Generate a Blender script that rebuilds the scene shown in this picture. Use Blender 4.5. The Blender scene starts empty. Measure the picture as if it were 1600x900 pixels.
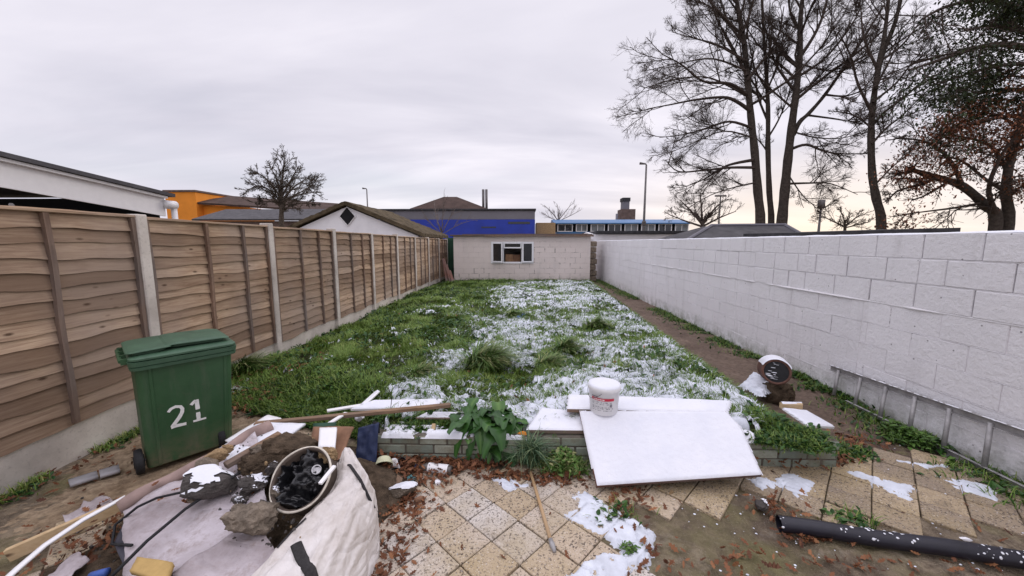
import bpy, bmesh, math, random
import numpy as np
from mathutils import Vector, Matrix, Euler

# ------------------------------------------------------------------ camera, world, sun, exposure
SC = bpy.context.scene
COL = SC.collection
CAM_H = 1.75
PITCH, YAW, FPX = math.radians(7.04), math.radians(1.5), 575.0
cd = bpy.data.cameras.new('camera'); cam = bpy.data.objects.new('camera', cd); COL.objects.link(cam)
cam.location = (0, 0, CAM_H); cam.rotation_euler = (math.pi/2 - PITCH, 0, YAW)
cd.sensor_width = 36; cd.lens = 36*FPX/1600; cd.clip_start = 0.05; cd.clip_end = 3000
SC.camera = cam

SUN_EL, SUN_AZ = math.radians(24), math.radians(48)     # azimuth clockwise from +Y (the garden's long axis)
W = bpy.data.worlds.new('World'); SC.world = W; W.use_nodes = True
def build_world():
    nt = W.node_tree; N = nt.nodes; L = nt.links
    bg = N['Background']; bg.inputs['Strength'].default_value = 0.1
    sky = N.new('ShaderNodeTexSky'); sky.sky_type = 'NISHITA'; sky.sun_disc = False
    sky.sun_elevation = SUN_EL; sky.sun_rotation = SUN_AZ; sky.air_density = 1.0; sky.dust_density = 2.0
    tc = N.new('ShaderNodeTexCoord'); sep = N.new('ShaderNodeSeparateXYZ'); L.new(tc.outputs['Generated'], sep.inputs[0])
    def math_(op, a, b=None, clamp=False):
        n = N.new('ShaderNodeMath'); n.operation = op; n.use_clamp = clamp
        for i, v in enumerate((a, b)):
            if v is None: continue
            if hasattr(v, 'is_linked') or hasattr(v, 'links'): L.new(v, n.inputs[i])
            else: n.inputs[i].default_value = v
        return n.outputs[0]
    zz = math_('ADD', math_('MAXIMUM', sep.outputs['Z'], 0.0), 0.16)
    cx = math_('DIVIDE', sep.outputs['X'], zz); cy = math_('DIVIDE', sep.outputs['Y'], zz)
    cmb = N.new('ShaderNodeCombineXYZ'); L.new(cx, cmb.inputs[0]); L.new(cy, cmb.inputs[1])
    mp = N.new('ShaderNodeMapping'); mp.inputs['Scale'].default_value = (0.36, 1.0, 1); mp.inputs['Rotation'].default_value = (0, 0, 0.35)
    L.new(cmb.outputs[0], mp.inputs[0])
    no = N.new('ShaderNodeTexNoise'); no.inputs['Scale'].default_value = 1.0; no.inputs['Detail'].default_value = 6; no.inputs['Roughness'].default_value = 0.52
    no.inputs['Distortion'].default_value = 0.5
    L.new(mp.outputs[0], no.inputs['Vector'])
    cr = N.new('ShaderNodeValToRGB'); e = cr.color_ramp.elements
    e[0].position = 0.32; e[0].color = (4.95, 4.85, 5.6, 1); e[1].position = 0.70; e[1].color = (7.9, 7.55, 8.1, 1)
    m = e.new(0.52); m.color = (6.3, 6.1, 6.8, 1)
    L.new(no.outputs['Fac'], cr.inputs[0])
    # an overcast sky is brighter overhead than near the horizon
    zr = N.new('ShaderNodeMapRange'); zr.interpolation_type = 'SMOOTHSTEP'
    zr.inputs['From Min'].default_value = 0.52; zr.inputs['From Max'].default_value = 0.95
    zr.inputs['To Min'].default_value = 1.0; zr.inputs['To Max'].default_value = 2.1
    L.new(sep.outputs['Z'], zr.inputs['Value'])
    sc = N.new('ShaderNodeVectorMath'); sc.operation = 'SCALE'; L.new(cr.outputs[0], sc.inputs[0]); L.new(zr.outputs[0], sc.inputs['Scale'])
    # clear gap low in the sky toward the sun: thin cloud lets the Nishita sky through near the horizon
    n2 = N.new('ShaderNodeTexNoise'); n2.inputs['Scale'].default_value = 1.7; n2.inputs['Detail'].default_value = 4
    mp2 = N.new('ShaderNodeMapping'); mp2.inputs['Scale'].default_value = (0.5, 0.5, 2.2); L.new(tc.outputs['Generated'], mp2.inputs[0])
    mp2.inputs['Location'].default_value = (3.1, 1.2, 0.4)
    L.new(mp2.outputs[0], n2.inputs['Vector'])
    low = N.new('ShaderNodeMapRange'); low.inputs['From Min'].default_value = 0.02; low.inputs['From Max'].default_value = 0.32
    low.inputs['To Min'].default_value = 1.0; low.inputs['To Max'].default_value = 0.0; L.new(sep.outputs['Z'], low.inputs['Value'])
    gap = N.new('ShaderNodeMapRange'); gap.inputs['From Min'].default_value = 0.50; gap.inputs['From Max'].default_value = 0.68; L.new(n2.outputs['Fac'], gap.inputs['Value'])
    fac = math_('MULTIPLY', math_('MULTIPLY', low.outputs[0], gap.outputs[0]), 0.75, True)
    blue = N.new('ShaderNodeVectorMath'); blue.operation = 'SCALE'; L.new(sky.outputs[0], blue.inputs[0]); blue.inputs['Scale'].default_value = 1.0
    mx = N.new('ShaderNodeMix'); mx.data_type = 'RGBA'; L.new(fac, mx.inputs[0]); L.new(sc.outputs[0], mx.inputs[6]); L.new(blue.outputs[0], mx.inputs[7])
    # the glow of the low sun behind the cloud, right of the trees
    gd = Vector((math.sin(math.radians(37)), math.cos(math.radians(37)), 0.03)).normalized()
    dt = N.new('ShaderNodeVectorMath'); dt.operation = 'DOT_PRODUCT'; L.new(tc.outputs['Generated'], dt.inputs[0]); dt.inputs[1].default_value = gd
    gl = math_('POWER', math_('MAXIMUM', dt.outputs['Value'], 0.0), 14.0)
    gz = N.new('ShaderNodeMapRange'); gz.inputs['From Min'].default_value = 0.0; gz.inputs['From Max'].default_value = 0.22
    gz.inputs['To Min'].default_value = 1.0; gz.inputs['To Max'].default_value = 0.0; L.new(sep.outputs['Z'], gz.inputs['Value'])
    gf = math_('MULTIPLY', gl, gz.outputs[0], True)
    ad = N.new('ShaderNodeMix'); ad.data_type = 'RGBA'; L.new(math_('MULTIPLY', gf, 0.6), ad.inputs[0]); L.new(mx.outputs[2], ad.inputs[6]); ad.inputs[7].default_value = (11.0, 8.7, 5.6, 1)
    L.new(ad.outputs[2], bg.inputs['Color'])
build_world()
sd = bpy.data.lights.new('sun', 'SUN'); sun = bpy.data.objects.new('sun', sd); COL.objects.link(sun)
sd.energy = 0.8; sd.angle = math.radians(25); sd.color = (1.0, 0.93, 0.84)
sdir = Vector((math.sin(SUN_AZ)*math.cos(SUN_EL), math.cos(SUN_AZ)*math.cos(SUN_EL), math.sin(SUN_EL)))
sun.rotation_euler = sdir.to_track_quat('Z', 'Y').to_euler()
vs = SC.view_settings; vs.view_transform = 'Standard'; vs.look = 'None'; vs.exposure = 0.42; vs.gamma = 1
SC.render.engine = 'CYCLES'
SC.cycles.use_denoising = True
SC.cycles.max_bounces = 6

# ------------------------------------------------------------------ measuring: pixel of the photo -> point on a plane of the place
_f = np.array([-math.sin(YAW)*math.cos(PITCH), math.cos(YAW)*math.cos(PITCH), -math.sin(PITCH)])
_r = np.array([math.cos(YAW), math.sin(YAW), 0]); _u = np.cross(_r, _f)
def _ray(u, v): return _f + _r*(u-800)/FPX - _u*(v-450)/FPX
def at(u, v, z=0.0):
    d = _ray(u, v); return Vector(np.array([0, 0, CAM_H]) + d*((z-CAM_H)/d[2]))
def aty(u, v, y):
    d = _ray(u, v); return Vector(np.array([0, 0, CAM_H]) + d*(y/d[1]))
def atx(u, v, x):
    d = _ray(u, v); return Vector(np.array([0, 0, CAM_H]) + d*(x/d[0]))

# ------------------------------------------------------------------ noise
def _hash(ix, iy, seed):
    h = (ix.astype(np.int64)*374761393 + iy.astype(np.int64)*668265263 + seed*1442695041) & 0xFFFFFFFF
    h = ((h ^ (h >> 13))*1274126177) & 0xFFFFFFFF
    return ((h ^ (h >> 16)) & 0xFFFF)/65535.0
def vnoise(x, y, seed=0):
    x = np.asarray(x, float); y = np.asarray(y, float)
    ix = np.floor(x); iy = np.floor(y); fx = x-ix; fy = y-iy
    fx = fx*fx*(3-2*fx); fy = fy*fy*(3-2*fy)
    a = _hash(ix, iy, seed); b = _hash(ix+1, iy, seed); c = _hash(ix, iy+1, seed); d = _hash(ix+1, iy+1, seed)
    return (a*(1-fx)+b*fx)*(1-fy) + (c*(1-fx)+d*fx)*fy
def fbm(x, y, seed=0, o=4):
    s = 0; a = .5; t = 0
    for i in range(o):
        s = s + a*vnoise(np.asarray(x)*2**i, np.asarray(y)*2**i, seed+i*17); t += a; a *= .5
    return s/t            # 0..1, mean .5
def sst(a, b, x):
    t = np.clip((np.asarray(x, float)-a)/(b-a), 0, 1); return t*t*(3-2*t)

# ------------------------------------------------------------------ object helpers
def props(o, label=None, cat=None, group=None, kind=None):
    if label: o['label'] = label
    if cat: o['category'] = cat
    if group: o['group'] = group
    if kind: o['kind'] = kind
    return o
def thing(name, label, cat, loc=(0, 0, 0), rz=0, group=None, rot=None):
    o = bpy.data.objects.new(name, None); COL.objects.link(o); o.empty_display_size = .1
    o.location = loc; o.rotation_euler = rot if rot else (0, 0, rz)
    return props(o, label, cat, group)
def wloc(o):
    v = Vector((0, 0, 0))
    while o is not None: v += Vector(o.location); o = o.parent
    return v
def mk(name, V, F, mats, parent=None, smooth=False, mi=None, attrs=None, local=False, vsmooth=None):
    """one mesh object; world-space vertices unless local"""
    V = np.asarray(V, float).reshape(-1, 3)
    me = bpy.data.meshes.new(name)
    if parent is None:
        org = np.array([(V[:, 0].min()+V[:, 0].max())/2, (V[:, 1].min()+V[:, 1].max())/2, V[:, 2].min()]) if not local else np.zeros(3)
    elif local: org = np.zeros(3)
    else: org = np.array(wloc(parent))
    F = F.tolist() if isinstance(F, np.ndarray) else F
    me.from_pydata((V-org).tolist(), [], F)
    if not isinstance(mats, (list, tuple)): mats = [mats]
    for m in mats: me.materials.append(m)
    if mi is not None: me.polygons.foreach_set('material_index', np.asarray(mi, np.int32))
    if smooth: me.polygons.foreach_set('use_smooth', np.ones(len(me.polygons), bool))
    if attrs:
        for k, a in attrs.items():
            at_ = me.attributes.new(k, 'FLOAT', 'POINT'); at_.data.foreach_set('value', np.asarray(a, np.float32))
    me.update()
    o = bpy.data.objects.new(name, me); COL.objects.link(o)
    if parent is None: o.location = org
    else:
        o.parent = parent
        if not local: o.location = (0, 0, 0)
    return o

class MB:
    def __init__(s): s.v = []; s.f = []; s.m = []; s.a = []
    def add(s, V, F, m=0, a=0.0):
        b = len(s.v); V = [tuple(p) for p in V]; s.v += V; s.f += [tuple(b+i for i in f) for f in F]; s.m += [m]*len(F)
        s.a += [a]*len(V) if not hasattr(a, '__len__') else list(a); return s
    def box(s, x0, x1, y0, y1, z0, z1, m=0, a=0.0, M=None):
        V = [Vector((x, y, z)) for x in (x0, x1) for y in (y0, y1) for z in (z0, z1)]
        if M is not None: V = [M @ p for p in V]
        return s.add(V, [(0, 1, 3, 2), (4, 6, 7, 5), (0, 4, 5, 1), (2, 3, 7, 6), (0, 2, 6, 4), (1, 5, 7, 3)], m, a)
    def bbox(s, x0, x1, y0, y1, z0, z1, b=.005, m=0, a=0.0, M=None):
        """box with chamfered edges"""
        bm = bmesh.new(); bmesh.ops.create_cube(bm, size=1)
        for v in bm.verts:
            v.co = Vector(((x0+x1)/2+v.co.x*(x1-x0), (y0+y1)/2+v.co.y*(y1-y0), (z0+z1)/2+v.co.z*(z1-z0)))
        bmesh.ops.bevel(bm, geom=bm.edges[:], offset=b, segments=1, affect='EDGES', profile=.5)
        bm.verts.index_update(); V = [M @ v.co if M is not None else v.co.copy() for v in bm.verts]; F = [[v.index for v in f.verts] for f in bm.faces]
        bm.free(); return s.add(V, F, m, a)
    def tube(s, P, R, n=8, m=0, a=0.0, cap=True, flat=1.0):
        P = [Vector(p) for p in P]
        if not hasattr(R, '__len__'): R = [R]*len(P)
        V = []; F = []; ref = None
        for i, p in enumerate(P):
            t = (P[min(i+1, len(P)-1)]-P[max(i-1, 0)]).normalized()
            if ref is None: ref = Vector((0, 0, 1)) if abs(t.z) < .9 else Vector((1, 0, 0))
            x = t.cross(ref).normalized(); y = x.cross(t).normalized(); ref = y
            for k in range(n):
                an = 2*math.pi*k/n; V.append(p+x*(math.cos(an)*R[i])+y*(math.sin(an)*R[i]*flat))
        for i in range(len(P)-1):
            for k in range(n):
                k2 = (k+1) % n; F.append((i*n+k, i*n+k2, (i+1)*n+k2, (i+1)*n+k))
        if cap: F.append(tuple(range(n-1, -1, -1))); F.append(tuple((len(P)-1)*n+k for k in range(n)))
        return s.add(V, F, m, a)
    def lathe(s, prof, n=24, m=0, M=None, a=0.0, arc=None):
        V = []; F = []; k_n = n if arc is None else n+1
        for r, z in prof:
            for k in range(k_n):
                an = (2*math.pi*k/n) if arc is None else arc[0]+(arc[1]-arc[0])*k/n
                p = Vector((r*math.cos(an), r*math.sin(an), z)); V.append(M @ p if M is not None else p)
        for i in range(len(prof)-1):
            for k in range(n):
                k2 = (k+1) % k_n; F.append((i*k_n+k, i*k_n+k2, (i+1)*k_n+k2, (i+1)*k_n+k))
        return s.add(V, F, m, a)
    def prism(s, poly, th, m=0, a=0.0):
        """polygon of 3D points extruded by th along its normal (upward)"""
        P = [Vector(p) for p in poly]; n = Vector((0, 0, 0))
        for i in range(len(P)): n += P[i].cross(P[(i+1) % len(P)])
        n.normalize()
        if n.z < 0 or (abs(n.z) < 1e-6 and n.y > 0): n = -n; P = P[::-1]
        k = len(P); V = P + [p+n*th for p in P]
        F = [tuple(range(k-1, -1, -1)), tuple(range(k, 2*k))] + [(i, (i+1) % k, k+(i+1) % k, k+i) for i in range(k)]
        return s.add(V, F, m, a)
    def build(s, name, mats, parent=None, smooth=False, local=False):
        return mk(name, s.v, s.f, mats, parent, smooth, s.m, {'var': s.a}, local)

# ------------------------------------------------------------------ materials
class NT:
    def __init__(s, name, rough=.8, spec=.3):
        s.mat = bpy.data.materials.new(name); s.mat.use_nodes = True; s.t = s.mat.node_tree; s.N = s.t.nodes; s.L = s.t.links
        s.b = s.N['Principled BSDF']; s.b.inputs['Roughness'].default_value = rough; s.b.inputs['Specular IOR Level'].default_value = spec
        s.co = s.N.new('ShaderNodeTexCoord').outputs['Object']
    def put(s, sock, v):
        if hasattr(v, 'links'): s.L.new(v, sock)
        elif isinstance(v, (tuple, list)) and len(v) == 3 and sock.type == 'RGBA': sock.default_value = (*v, 1)
        else: sock.default_value = v
    def map(s, scale, rot=(0, 0, 0), loc=(0, 0, 0)):
        n = s.N.new('ShaderNodeMapping'); n.inputs['Scale'].default_value = scale; n.inputs['Rotation'].default_value = rot; n.inputs['Location'].default_value = loc
        s.L.new(s.co, n.inputs[0]); return n.outputs[0]
    def noise(s, scale, detail=4, rough=.55, vec=None, dist=0):
        n = s.N.new('ShaderNodeTexNoise'); n.inputs['Scale'].default_value = scale; n.inputs['Detail'].default_value = detail
        n.inputs['Roughness'].default_value = rough; n.inputs['Distortion'].default_value = dist
        s.L.new(vec if vec is not None else s.co, n.inputs['Vector']); return n.outputs['Fac']
    def voro(s, scale, vec=None, out='Distance', feat='F1', rnd=1):
        n = s.N.new('ShaderNodeTexVoronoi'); n.inputs['Scale'].default_value = scale; n.feature = feat; n.inputs['Randomness'].default_value = rnd
        s.L.new(vec if vec is not None else s.co, n.inputs['Vector']); return n.outputs[out]
    def ramp(s, fac, *stops):
        n = s.N.new('ShaderNodeValToRGB'); e = n.color_ramp.elements; s.L.new(fac, n.inputs[0])
        while len(e) < len(stops): e.new(.5)
        for el, (p, c) in zip(e, stops):
            el.position = p; el.color = (c, c, c, 1) if not hasattr(c, '__len__') else (*c, 1)
        return n.outputs[0]
    def mix(s, fac, a, b, mode='MIX'):
        n = s.N.new('ShaderNodeMix'); n.data_type = 'RGBA'; n.blend_type = mode
        s.put(n.inputs[0], fac); s.put(n.inputs[6], a); s.put(n.inputs[7], b); return n.outputs[2]
    def attr(s, name):
        n = s.N.new('ShaderNodeAttribute'); n.attribute_name = name; return n.outputs['Fac']
    def rand(s): return s.N.new('ShaderNodeObjectInfo').outputs['Random']
    def math(s, op, a, b):
        n = s.N.new('ShaderNodeMath'); n.operation = op; s.put(n.inputs[0], a); s.put(n.inputs[1], b); return n.outputs[0]
    def col(s, c): s.put(s.b.inputs['Base Color'], c); return s
    def bump(s, h, strength=.5, dist=.01):
        n = s.N.new('ShaderNodeBump'); n.inputs['Strength'].default_value = strength; n.inputs['Distance'].default_value = dist
        s.L.new(h, n.inputs['Height']); s.L.new(n.outputs[0], s.b.inputs['Normal']); return s
    def set(s, **k):
        for a, v in k.items(): s.put(s.b.inputs[a.replace('_', ' ')], v)
        return s

def plain(name, c, rough=.7, var=.25, scale=9, bump=.25, spec=.3, dist=.006, dark=.6, metal=0):
    n = NT(name, rough, spec); no = n.noise(scale, 5, .6)
    lo = tuple(x*(1-var)*1.0 for x in c); hi = tuple(min(1, x*(1+var)) for x in c)
    n.col(n.ramp(no, (.3, lo), (.7, hi))); n.bump(n.noise(scale*6, 4, .6), bump, dist); n.b.inputs['Metallic'].default_value = metal
    return n.mat
M = {}
def wood_mat(name, c_lo, c_mid, c_hi, axis='y', scale=1.0, gray=(.2, .18, .17)):
    n = NT(name, .85, .2)
    sc = {'y': (9, .9, 16), 'x': (.9, 9, 16), 'z': (12, 12, .9)}[axis]
    v = n.map(tuple(x*scale for x in sc)); g = n.noise(3, 6, .65, v, .6); g2 = n.noise(1.1, 3, .5)
    base = n.ramp(g, (.25, c_lo), (.5, c_mid), (.75, c_hi))
    base = n.mix(n.ramp(g2, (.38, 0.0), (.66, .75)), base, gray)
    va = n.attr('var'); base = n.mix(n.math('MULTIPLY', va, .75), base, tuple(x*.55 for x in c_lo))
    kv = n.map({'y': (2.4, 2.4, 6), 'x': (2.4, 2.4, 6), 'z': (6, 6, 2.4)}[axis]); k = n.voro(1.6, kv)
    base = n.mix(n.ramp(k, (.05, .9), (.14, 0.0)), base, (.07, .04, .025))
    base = n.mix(n.ramp(n.noise(.8, 5, .6, n.map((1, 1, 1.6), loc=(3, 0, 1))), (.5, 0.0), (.72, .55)), base, tuple(x*.6 for x in c_lo))
    n.col(base); n.bump(g, .45, .006); return n.mat
M['fence'] = wood_mat('weathered_fence_wood', (.22, .13, .08), (.48, .335, .225), (.68, .52, .36), 'y', 1.0, (.37, .295, .245))
M['batten_wood'] = wood_mat('dark_batten_wood', (.11, .064, .045), (.24, .155, .11), (.36, .25, .18), 'z')
M['pine'] = wood_mat('pine_wood', (.45, .30, .16), (.58, .42, .24), (.68, .53, .34), 'y', 1.0, (.5, .38, .24))
M['brown_wood'] = wood_mat('brown_wood', (.13, .075, .045), (.24, .15, .09), (.36, .24, .15), 'x')
M['red_wood'] = wood_mat('red_wood', (.12, .05, .035), (.2, .085, .06), (.28, .13, .09), 'z')
def mat_concrete():
    n = NT('pale_concrete', .9, .2); a = n.noise(2.2, 5, .6); b = n.noise(40, 4, .6)
    c = n.ramp(a, (.3, (.42, .375, .335)), (.55, (.62, .565, .51)), (.75, (.72, .67, .61)))
    c = n.mix(n.ramp(b, (.55, 0.0), (.7, .35)), c, (.25, .22, .2))
    n.col(c); n.bump(b, .4, .006); return n.mat
M['concrete'] = mat_concrete()
def mat_white_block(name, c, dirt):
    n = NT(name, .75, .25); a = n.noise(.9, 5, .6); b = n.noise(28, 5, .7); d = n.noise(7, 6, .75)
    col = n.ramp(a, (.3, tuple(x*.93 for x in c)), (.7, c))
    col = n.mix(n.math('MULTIPLY', n.attr('var'), .14), col, tuple(x*.72 for x in c))
    col = n.mix(n.ramp(d, (.62, 0.0), (.78, dirt)), col, (.33, .29, .27))
    st = n.noise(2.2, 5, .65, n.map((1, 2.2, .35))); col = n.mix(n.ramp(st, (.55, 0.0), (.75, .28)), col, (.42, .40, .40))
    sep = n.N.new('ShaderNodeSeparateXYZ'); n.L.new(n.co, sep.inputs[0]); lowz = n.ramp(sep.outputs['Z'], (.0, 1.0), (.30, 0.0))
    col = n.mix(n.math('MULTIPLY', lowz, n.ramp(n.noise(5, 5, .7), (.40, 0.0), (.62, .8))), col, (.20, .21, .15))
    sp = n.voro(9.0); col = n.mix(n.ramp(sp, (.045, .8), (.08, 0.0)), col, (.12, .11, .12))
    n.col(col); n.bump(n.math('ADD', b, n.math('MULTIPLY', d, 1.6)), .75, .010); return n.mat
M['wall_paint'] = mat_white_block('white_wall_paint', (.85, .835, .86), .45)
M['shed_paint'] = mat_white_block('cream_shed_paint', (.74, .66, .62), .22)
def mat_mortar(name, c, lo, hi):
    n = NT(name, .9, .1); a = n.noise(2.3, 6, .75)
    n.col(n.mix(n.ramp(a, (lo, 1.0), (hi, 0.0)), c, (.045, .04, .04))); n.bump(n.noise(30, 5, .7), .8, .01); return n.mat
M['wall_joint'] = mat_mortar('painted_mortar', (.78, .75, .77), .36, .42)
M['wall_joint_up'] = mat_mortar('cracked_mortar', (.72, .7, .73), .43, .52)
M['shed_joint'] = mat_mortar('shed_mortar', (.70, .62, .58), .44, .52)
def mat_snow():
    n = NT('snow', .6, .3); a = n.noise(30, 6, .7)
    n.col(n.ramp(n.noise(4, 4), (.3, (.72, .735, .80)), (.7, (.80, .805, .85)))); n.bump(a, .55, .012)
    n.b.inputs['Subsurface Weight'].default_value = 0.0; return n.mat
M['snow'] = mat_snow()
M['thin_snow'] = plain('thin_wet_snow', (.66, .69, .76), .55, .16, 9, .5, .35, .012)
def mat_soil():
    n = NT('yard_soil', .95, .2); a = n.noise(.8, 6, .6); b = n.noise(14, 6, .7); c = n.noise(1.7, 5, .6, n.map((1, 1, 1), loc=(5, 3, 0)))
    col = n.ramp(a, (.3, (.14, .105, .072)), (.5, (.235, .185, .128)), (.7, (.34, .275, .195)))
    col = n.mix(n.ramp(b, (.38, .75), (.62, 0.0)), col, (.07, .05, .038))
    col = n.mix(n.ramp(n.noise(4, 6, .7), (.54, 0.0), (.68, .6)), col, (.36, .31, .25))
    col = n.mix(n.ramp(c, (.46, 0.0), (.62, .6)), col, (.20, .185, .075))
    peb = n.voro(60); col = n.mix(n.ramp(peb, (.12, .35), (.2, 0.0)), col, (.42, .36, .29))
    n.col(col); n.bump(n.math('ADD', b, n.noise(60, 4, .6)), .9, .02)
    n.set(Roughness=n.ramp(a, (.35, .55), (.6, .95))); return n.mat
M['soil'] = mat_soil()
def mat_tan():
    n = NT('tan_clay', .95, .2); a = n.noise(2.2, 6, .65); b = n.noise(22, 6, .75)
    col = n.ramp(a, (.3, (.25, .175, .11)), (.5, (.42, .32, .215)), (.72, (.53, .42, .30)))
    col = n.mix(n.ramp(b, (.36, .7), (.6, 0.0)), col, (.12, .08, .05))
    n.col(col); n.bump(b, 1.0, .02); return n.mat
M['tan'] = mat_tan()
def mat_path():
    n = NT('path_mud', .85, .3); a = n.noise(1.5, 6, .65); b = n.noise(20, 6, .7)
    col = n.ramp(a, (.3, (.11, .075, .055)), (.7, (.24, .175, .13)))
    col = n.mix(n.ramp(b, (.38, .6), (.6, 0.0)), col, (.06, .042, .034))
    n.col(col); n.bump(b, .9, .02); return n.mat
M['path'] = mat_path()
def mat_lawn():
    n = NT('lawn_floor', .95, .1); b = n.noise(26, 6, .7)
    n.col(n.ramp(b, (.35, (.022, .02, .012)), (.55, (.035, .045, .016)), (.75, (.07, .09, .03)))); n.bump(b, 1, .03); return n.mat
M['lawn'] = mat_lawn()
def mat_slab():
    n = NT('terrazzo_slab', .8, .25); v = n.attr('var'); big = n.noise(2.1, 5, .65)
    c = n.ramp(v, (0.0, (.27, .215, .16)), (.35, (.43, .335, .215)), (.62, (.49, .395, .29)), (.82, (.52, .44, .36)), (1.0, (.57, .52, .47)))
    c = n.mix(n.ramp(big, (.38, .55), (.56, 0.0)), c, (.36, .275, .14))      # mossy yellow staining
    c = n.mix(n.ramp(n.noise(5, 6, .7), (.56, 0.0), (.72, .7)), c, (.2, .155, .10))
    sp = n.noise(75, 3, .55, None, .4); w = n.noise(3.0, 3, .6)
    c = n.mix(n.math('MULTIPLY', n.ramp(sp, (.555, 0.0), (.61, 1.0)), n.ramp(w, (.3, .45), (.6, .95))), c, (.065, .05, .042))
    c = n.mix(n.ramp(n.noise(140, 3, .6, n.map((1, 1, 1), loc=(2, 7, 0))), (.56, 0.0), (.64, .65)), c, (.26, .19, .14))
    c = n.mix(n.ramp(n.noise(110, 3, .6, n.map((1, 1, 1), loc=(5, 1, 0))), (.60, 0.0), (.68, .6)), c, (.72, .68, .62))
    n.col(c); n.bump(n.math('ADD', n.noise(90, 4, .7), sp), .35, .004); return n.mat
M['slab'] = mat_slab()
M['slab_grey'] = plain('grey_slab', (.33, .32, .33), .85, .2, 8, .4)
def mat_leafy(name, c1, c2, c3=None, rough=.55, trans=.25):
    n = NT(name, rough, .35); v = n.attr('var')
    n.col(n.ramp(v, (0.0, c1), (.6, c2), (1.0, c3 or c2)))
    return n.mat
M['grass'] = mat_leafy('grass_blades', (.036, .070, .010), (.15, .25, .036), (.34, .34, .12))
M['tuft'] = mat_leafy('tuft_blades', (.03, .065, .012), (.10, .20, .032), (.34, .33, .15))
M['dock'] = mat_leafy('broad_leaf', (.014, .046, .010), (.036, .105, .018), (.10, .19, .04), .4)
M['strap'] = mat_leafy('strappy_leaf', (.04, .085, .04), (.09, .16, .08), (.2, .25, .12), .45)
M['litter'] = mat_leafy('dead_oak_leaf', (.075, .028, .014), (.17, .065, .028), (.28, .125, .055), .7)
M['bark'] = plain('dark_bark', (.085, .07, .06), .95, .4, 14, .8, .1, .03)
M['bark_far'] = plain('grey_brown_bark', (.085, .068, .055), .95, .35, 12, .6, .1, .03)
M['bark_pale'] = plain('pale_twig_bark', (.17, .14, .125), .95, .3, 12, .3, .1)
M['twig'] = plain('twig_bark', (.075, .058, .05), .95, .3, 10, .3, .1)
M['leaf_dark'] = mat_leafy('dark_green_leaf', (.014, .022, .01), (.03, .048, .018), (.055, .075, .025))
M['leaf_brown'] = mat_leafy('brown_oak_leaf', (.08, .03, .015), (.20, .07, .033), (.30, .125, .06))
def mat_bin():
    n = NT('green_bin_plastic', .5, .4); a = n.noise(3, 5, .65); b = n.noise(14, 6, .75); v = n.noise(6, 5, .6, n.map((2.5, 2.5, .35)))
    c = n.ramp(a, (.3, (.027, .076, .031)), (.7, (.042, .105, .045))); c = n.mix(n.ramp(v, (.5, 0.0), (.75, .45)), c, (.10, .12, .08)); c = n.mix(n.ramp(b, (.6, 0.0), (.75, .5)), c, (.075, .085, .055))
    sep = n.N.new('ShaderNodeSeparateXYZ'); n.L.new(n.co, sep.inputs[0]); lz = n.ramp(sep.outputs['Z'], (.02, 1.0), (.30, 0.0))
    c = n.mix(n.math('MULTIPLY', lz, n.ramp(b, (.35, 0.0), (.6, .7))), c, (.16, .125, .085)); n.col(c); n.bump(n.noise(60, 4), .12, .004); n.set(Roughness=n.ramp(v, (.3, .42), (.7, .65))); return n.mat
M['bin'] = mat_bin()
M['bin_lid'] = plain('green_lid_plastic', (.05, .105, .062), .5, .25, 6, .15, .4)
M['white_paint'] = plain('white_paint', (.82, .82, .80), .6, .06, 20, .2)
M['black_rubber'] = plain('black_rubber', (.018, .018, .02), .7, .3, 20, .2)
M['white_plastic'] = plain('white_plastic', (.80, .79, .80), .4, .04, 10, .05, .45)
M['red_print'] = plain('red_print', (.55, .035, .07), .4, .1, 10, .02)
M['grey_print'] = plain('grey_print', (.22, .21, .24), .5, .1, 10, .02)
M['upvc'] = plain('white_upvc', (.8, .8, .82), .35, .03, 10, .02, .5)
M['felt'] = plain('roofing_felt', (.05, .05, .055), .9, .35, 6, .6, .2, .01)
M['grey_roof'] = plain('slate_roof', (.085, .082, .088), .85, .3, 3, .5, .2, .02)
M['moss_roof'] = plain('mossy_roof', (.10, .078, .05), .95, .55, 3.5, 1.0, .1, .05)
M['brown_roof'] = plain('brown_tile_roof', (.075, .05, .042), .9, .3, 1.2, .5, .2, .05)
M['orange'] = plain('orange_render', (.74, .26, .03), .8, .12, .5, .2)
M['blue_panel'] = plain('blue_panel', (.018, .042, .34), .45, .18, .6, .05, .4)
M['sky_blue'] = plain('pale_blue_panel', (.06, .16, .33), .5, .15, .5, .05, .4)
M['grey_band'] = plain('grey_cladding', (.17, .165, .19), .7, .12, .5, .1)
M['brick'] = plain('distant_brick', (.14, .10, .088), .9, .3, 2, .4)
M['white_render'] = plain('white_render', (.82, .81, .84), .85, .08, 2, .3)
M['dark'] = plain('dark_void', (.012, .012, .014), .9, .2, 5, .1)
M['steel'] = plain('galvanised_steel', (.13, .12, .12), .5, .2, 8, .1, .4, metal=.6)
M['alu'] = plain('dull_aluminium', (.32, .31, .31), .5, .3, 12, .3, .4, metal=.35)
M['green_metal'] = plain('green_container', (.025, .075, .045), .6, .3, 3, .2)
def mat_glass():
    n = NT('dark_window_glass', .06, .5); n.col((.015, .017, .02)); n.b.inputs['Coat Weight'].default_value = .3; return n.mat
M['glass'] = mat_glass()
M['grey_glass'] = plain('grey_window_glass', (.17, .185, .195), .15, .4, 1.0, 0, .5)  # greyer panes for the curtained classroom windows
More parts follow.
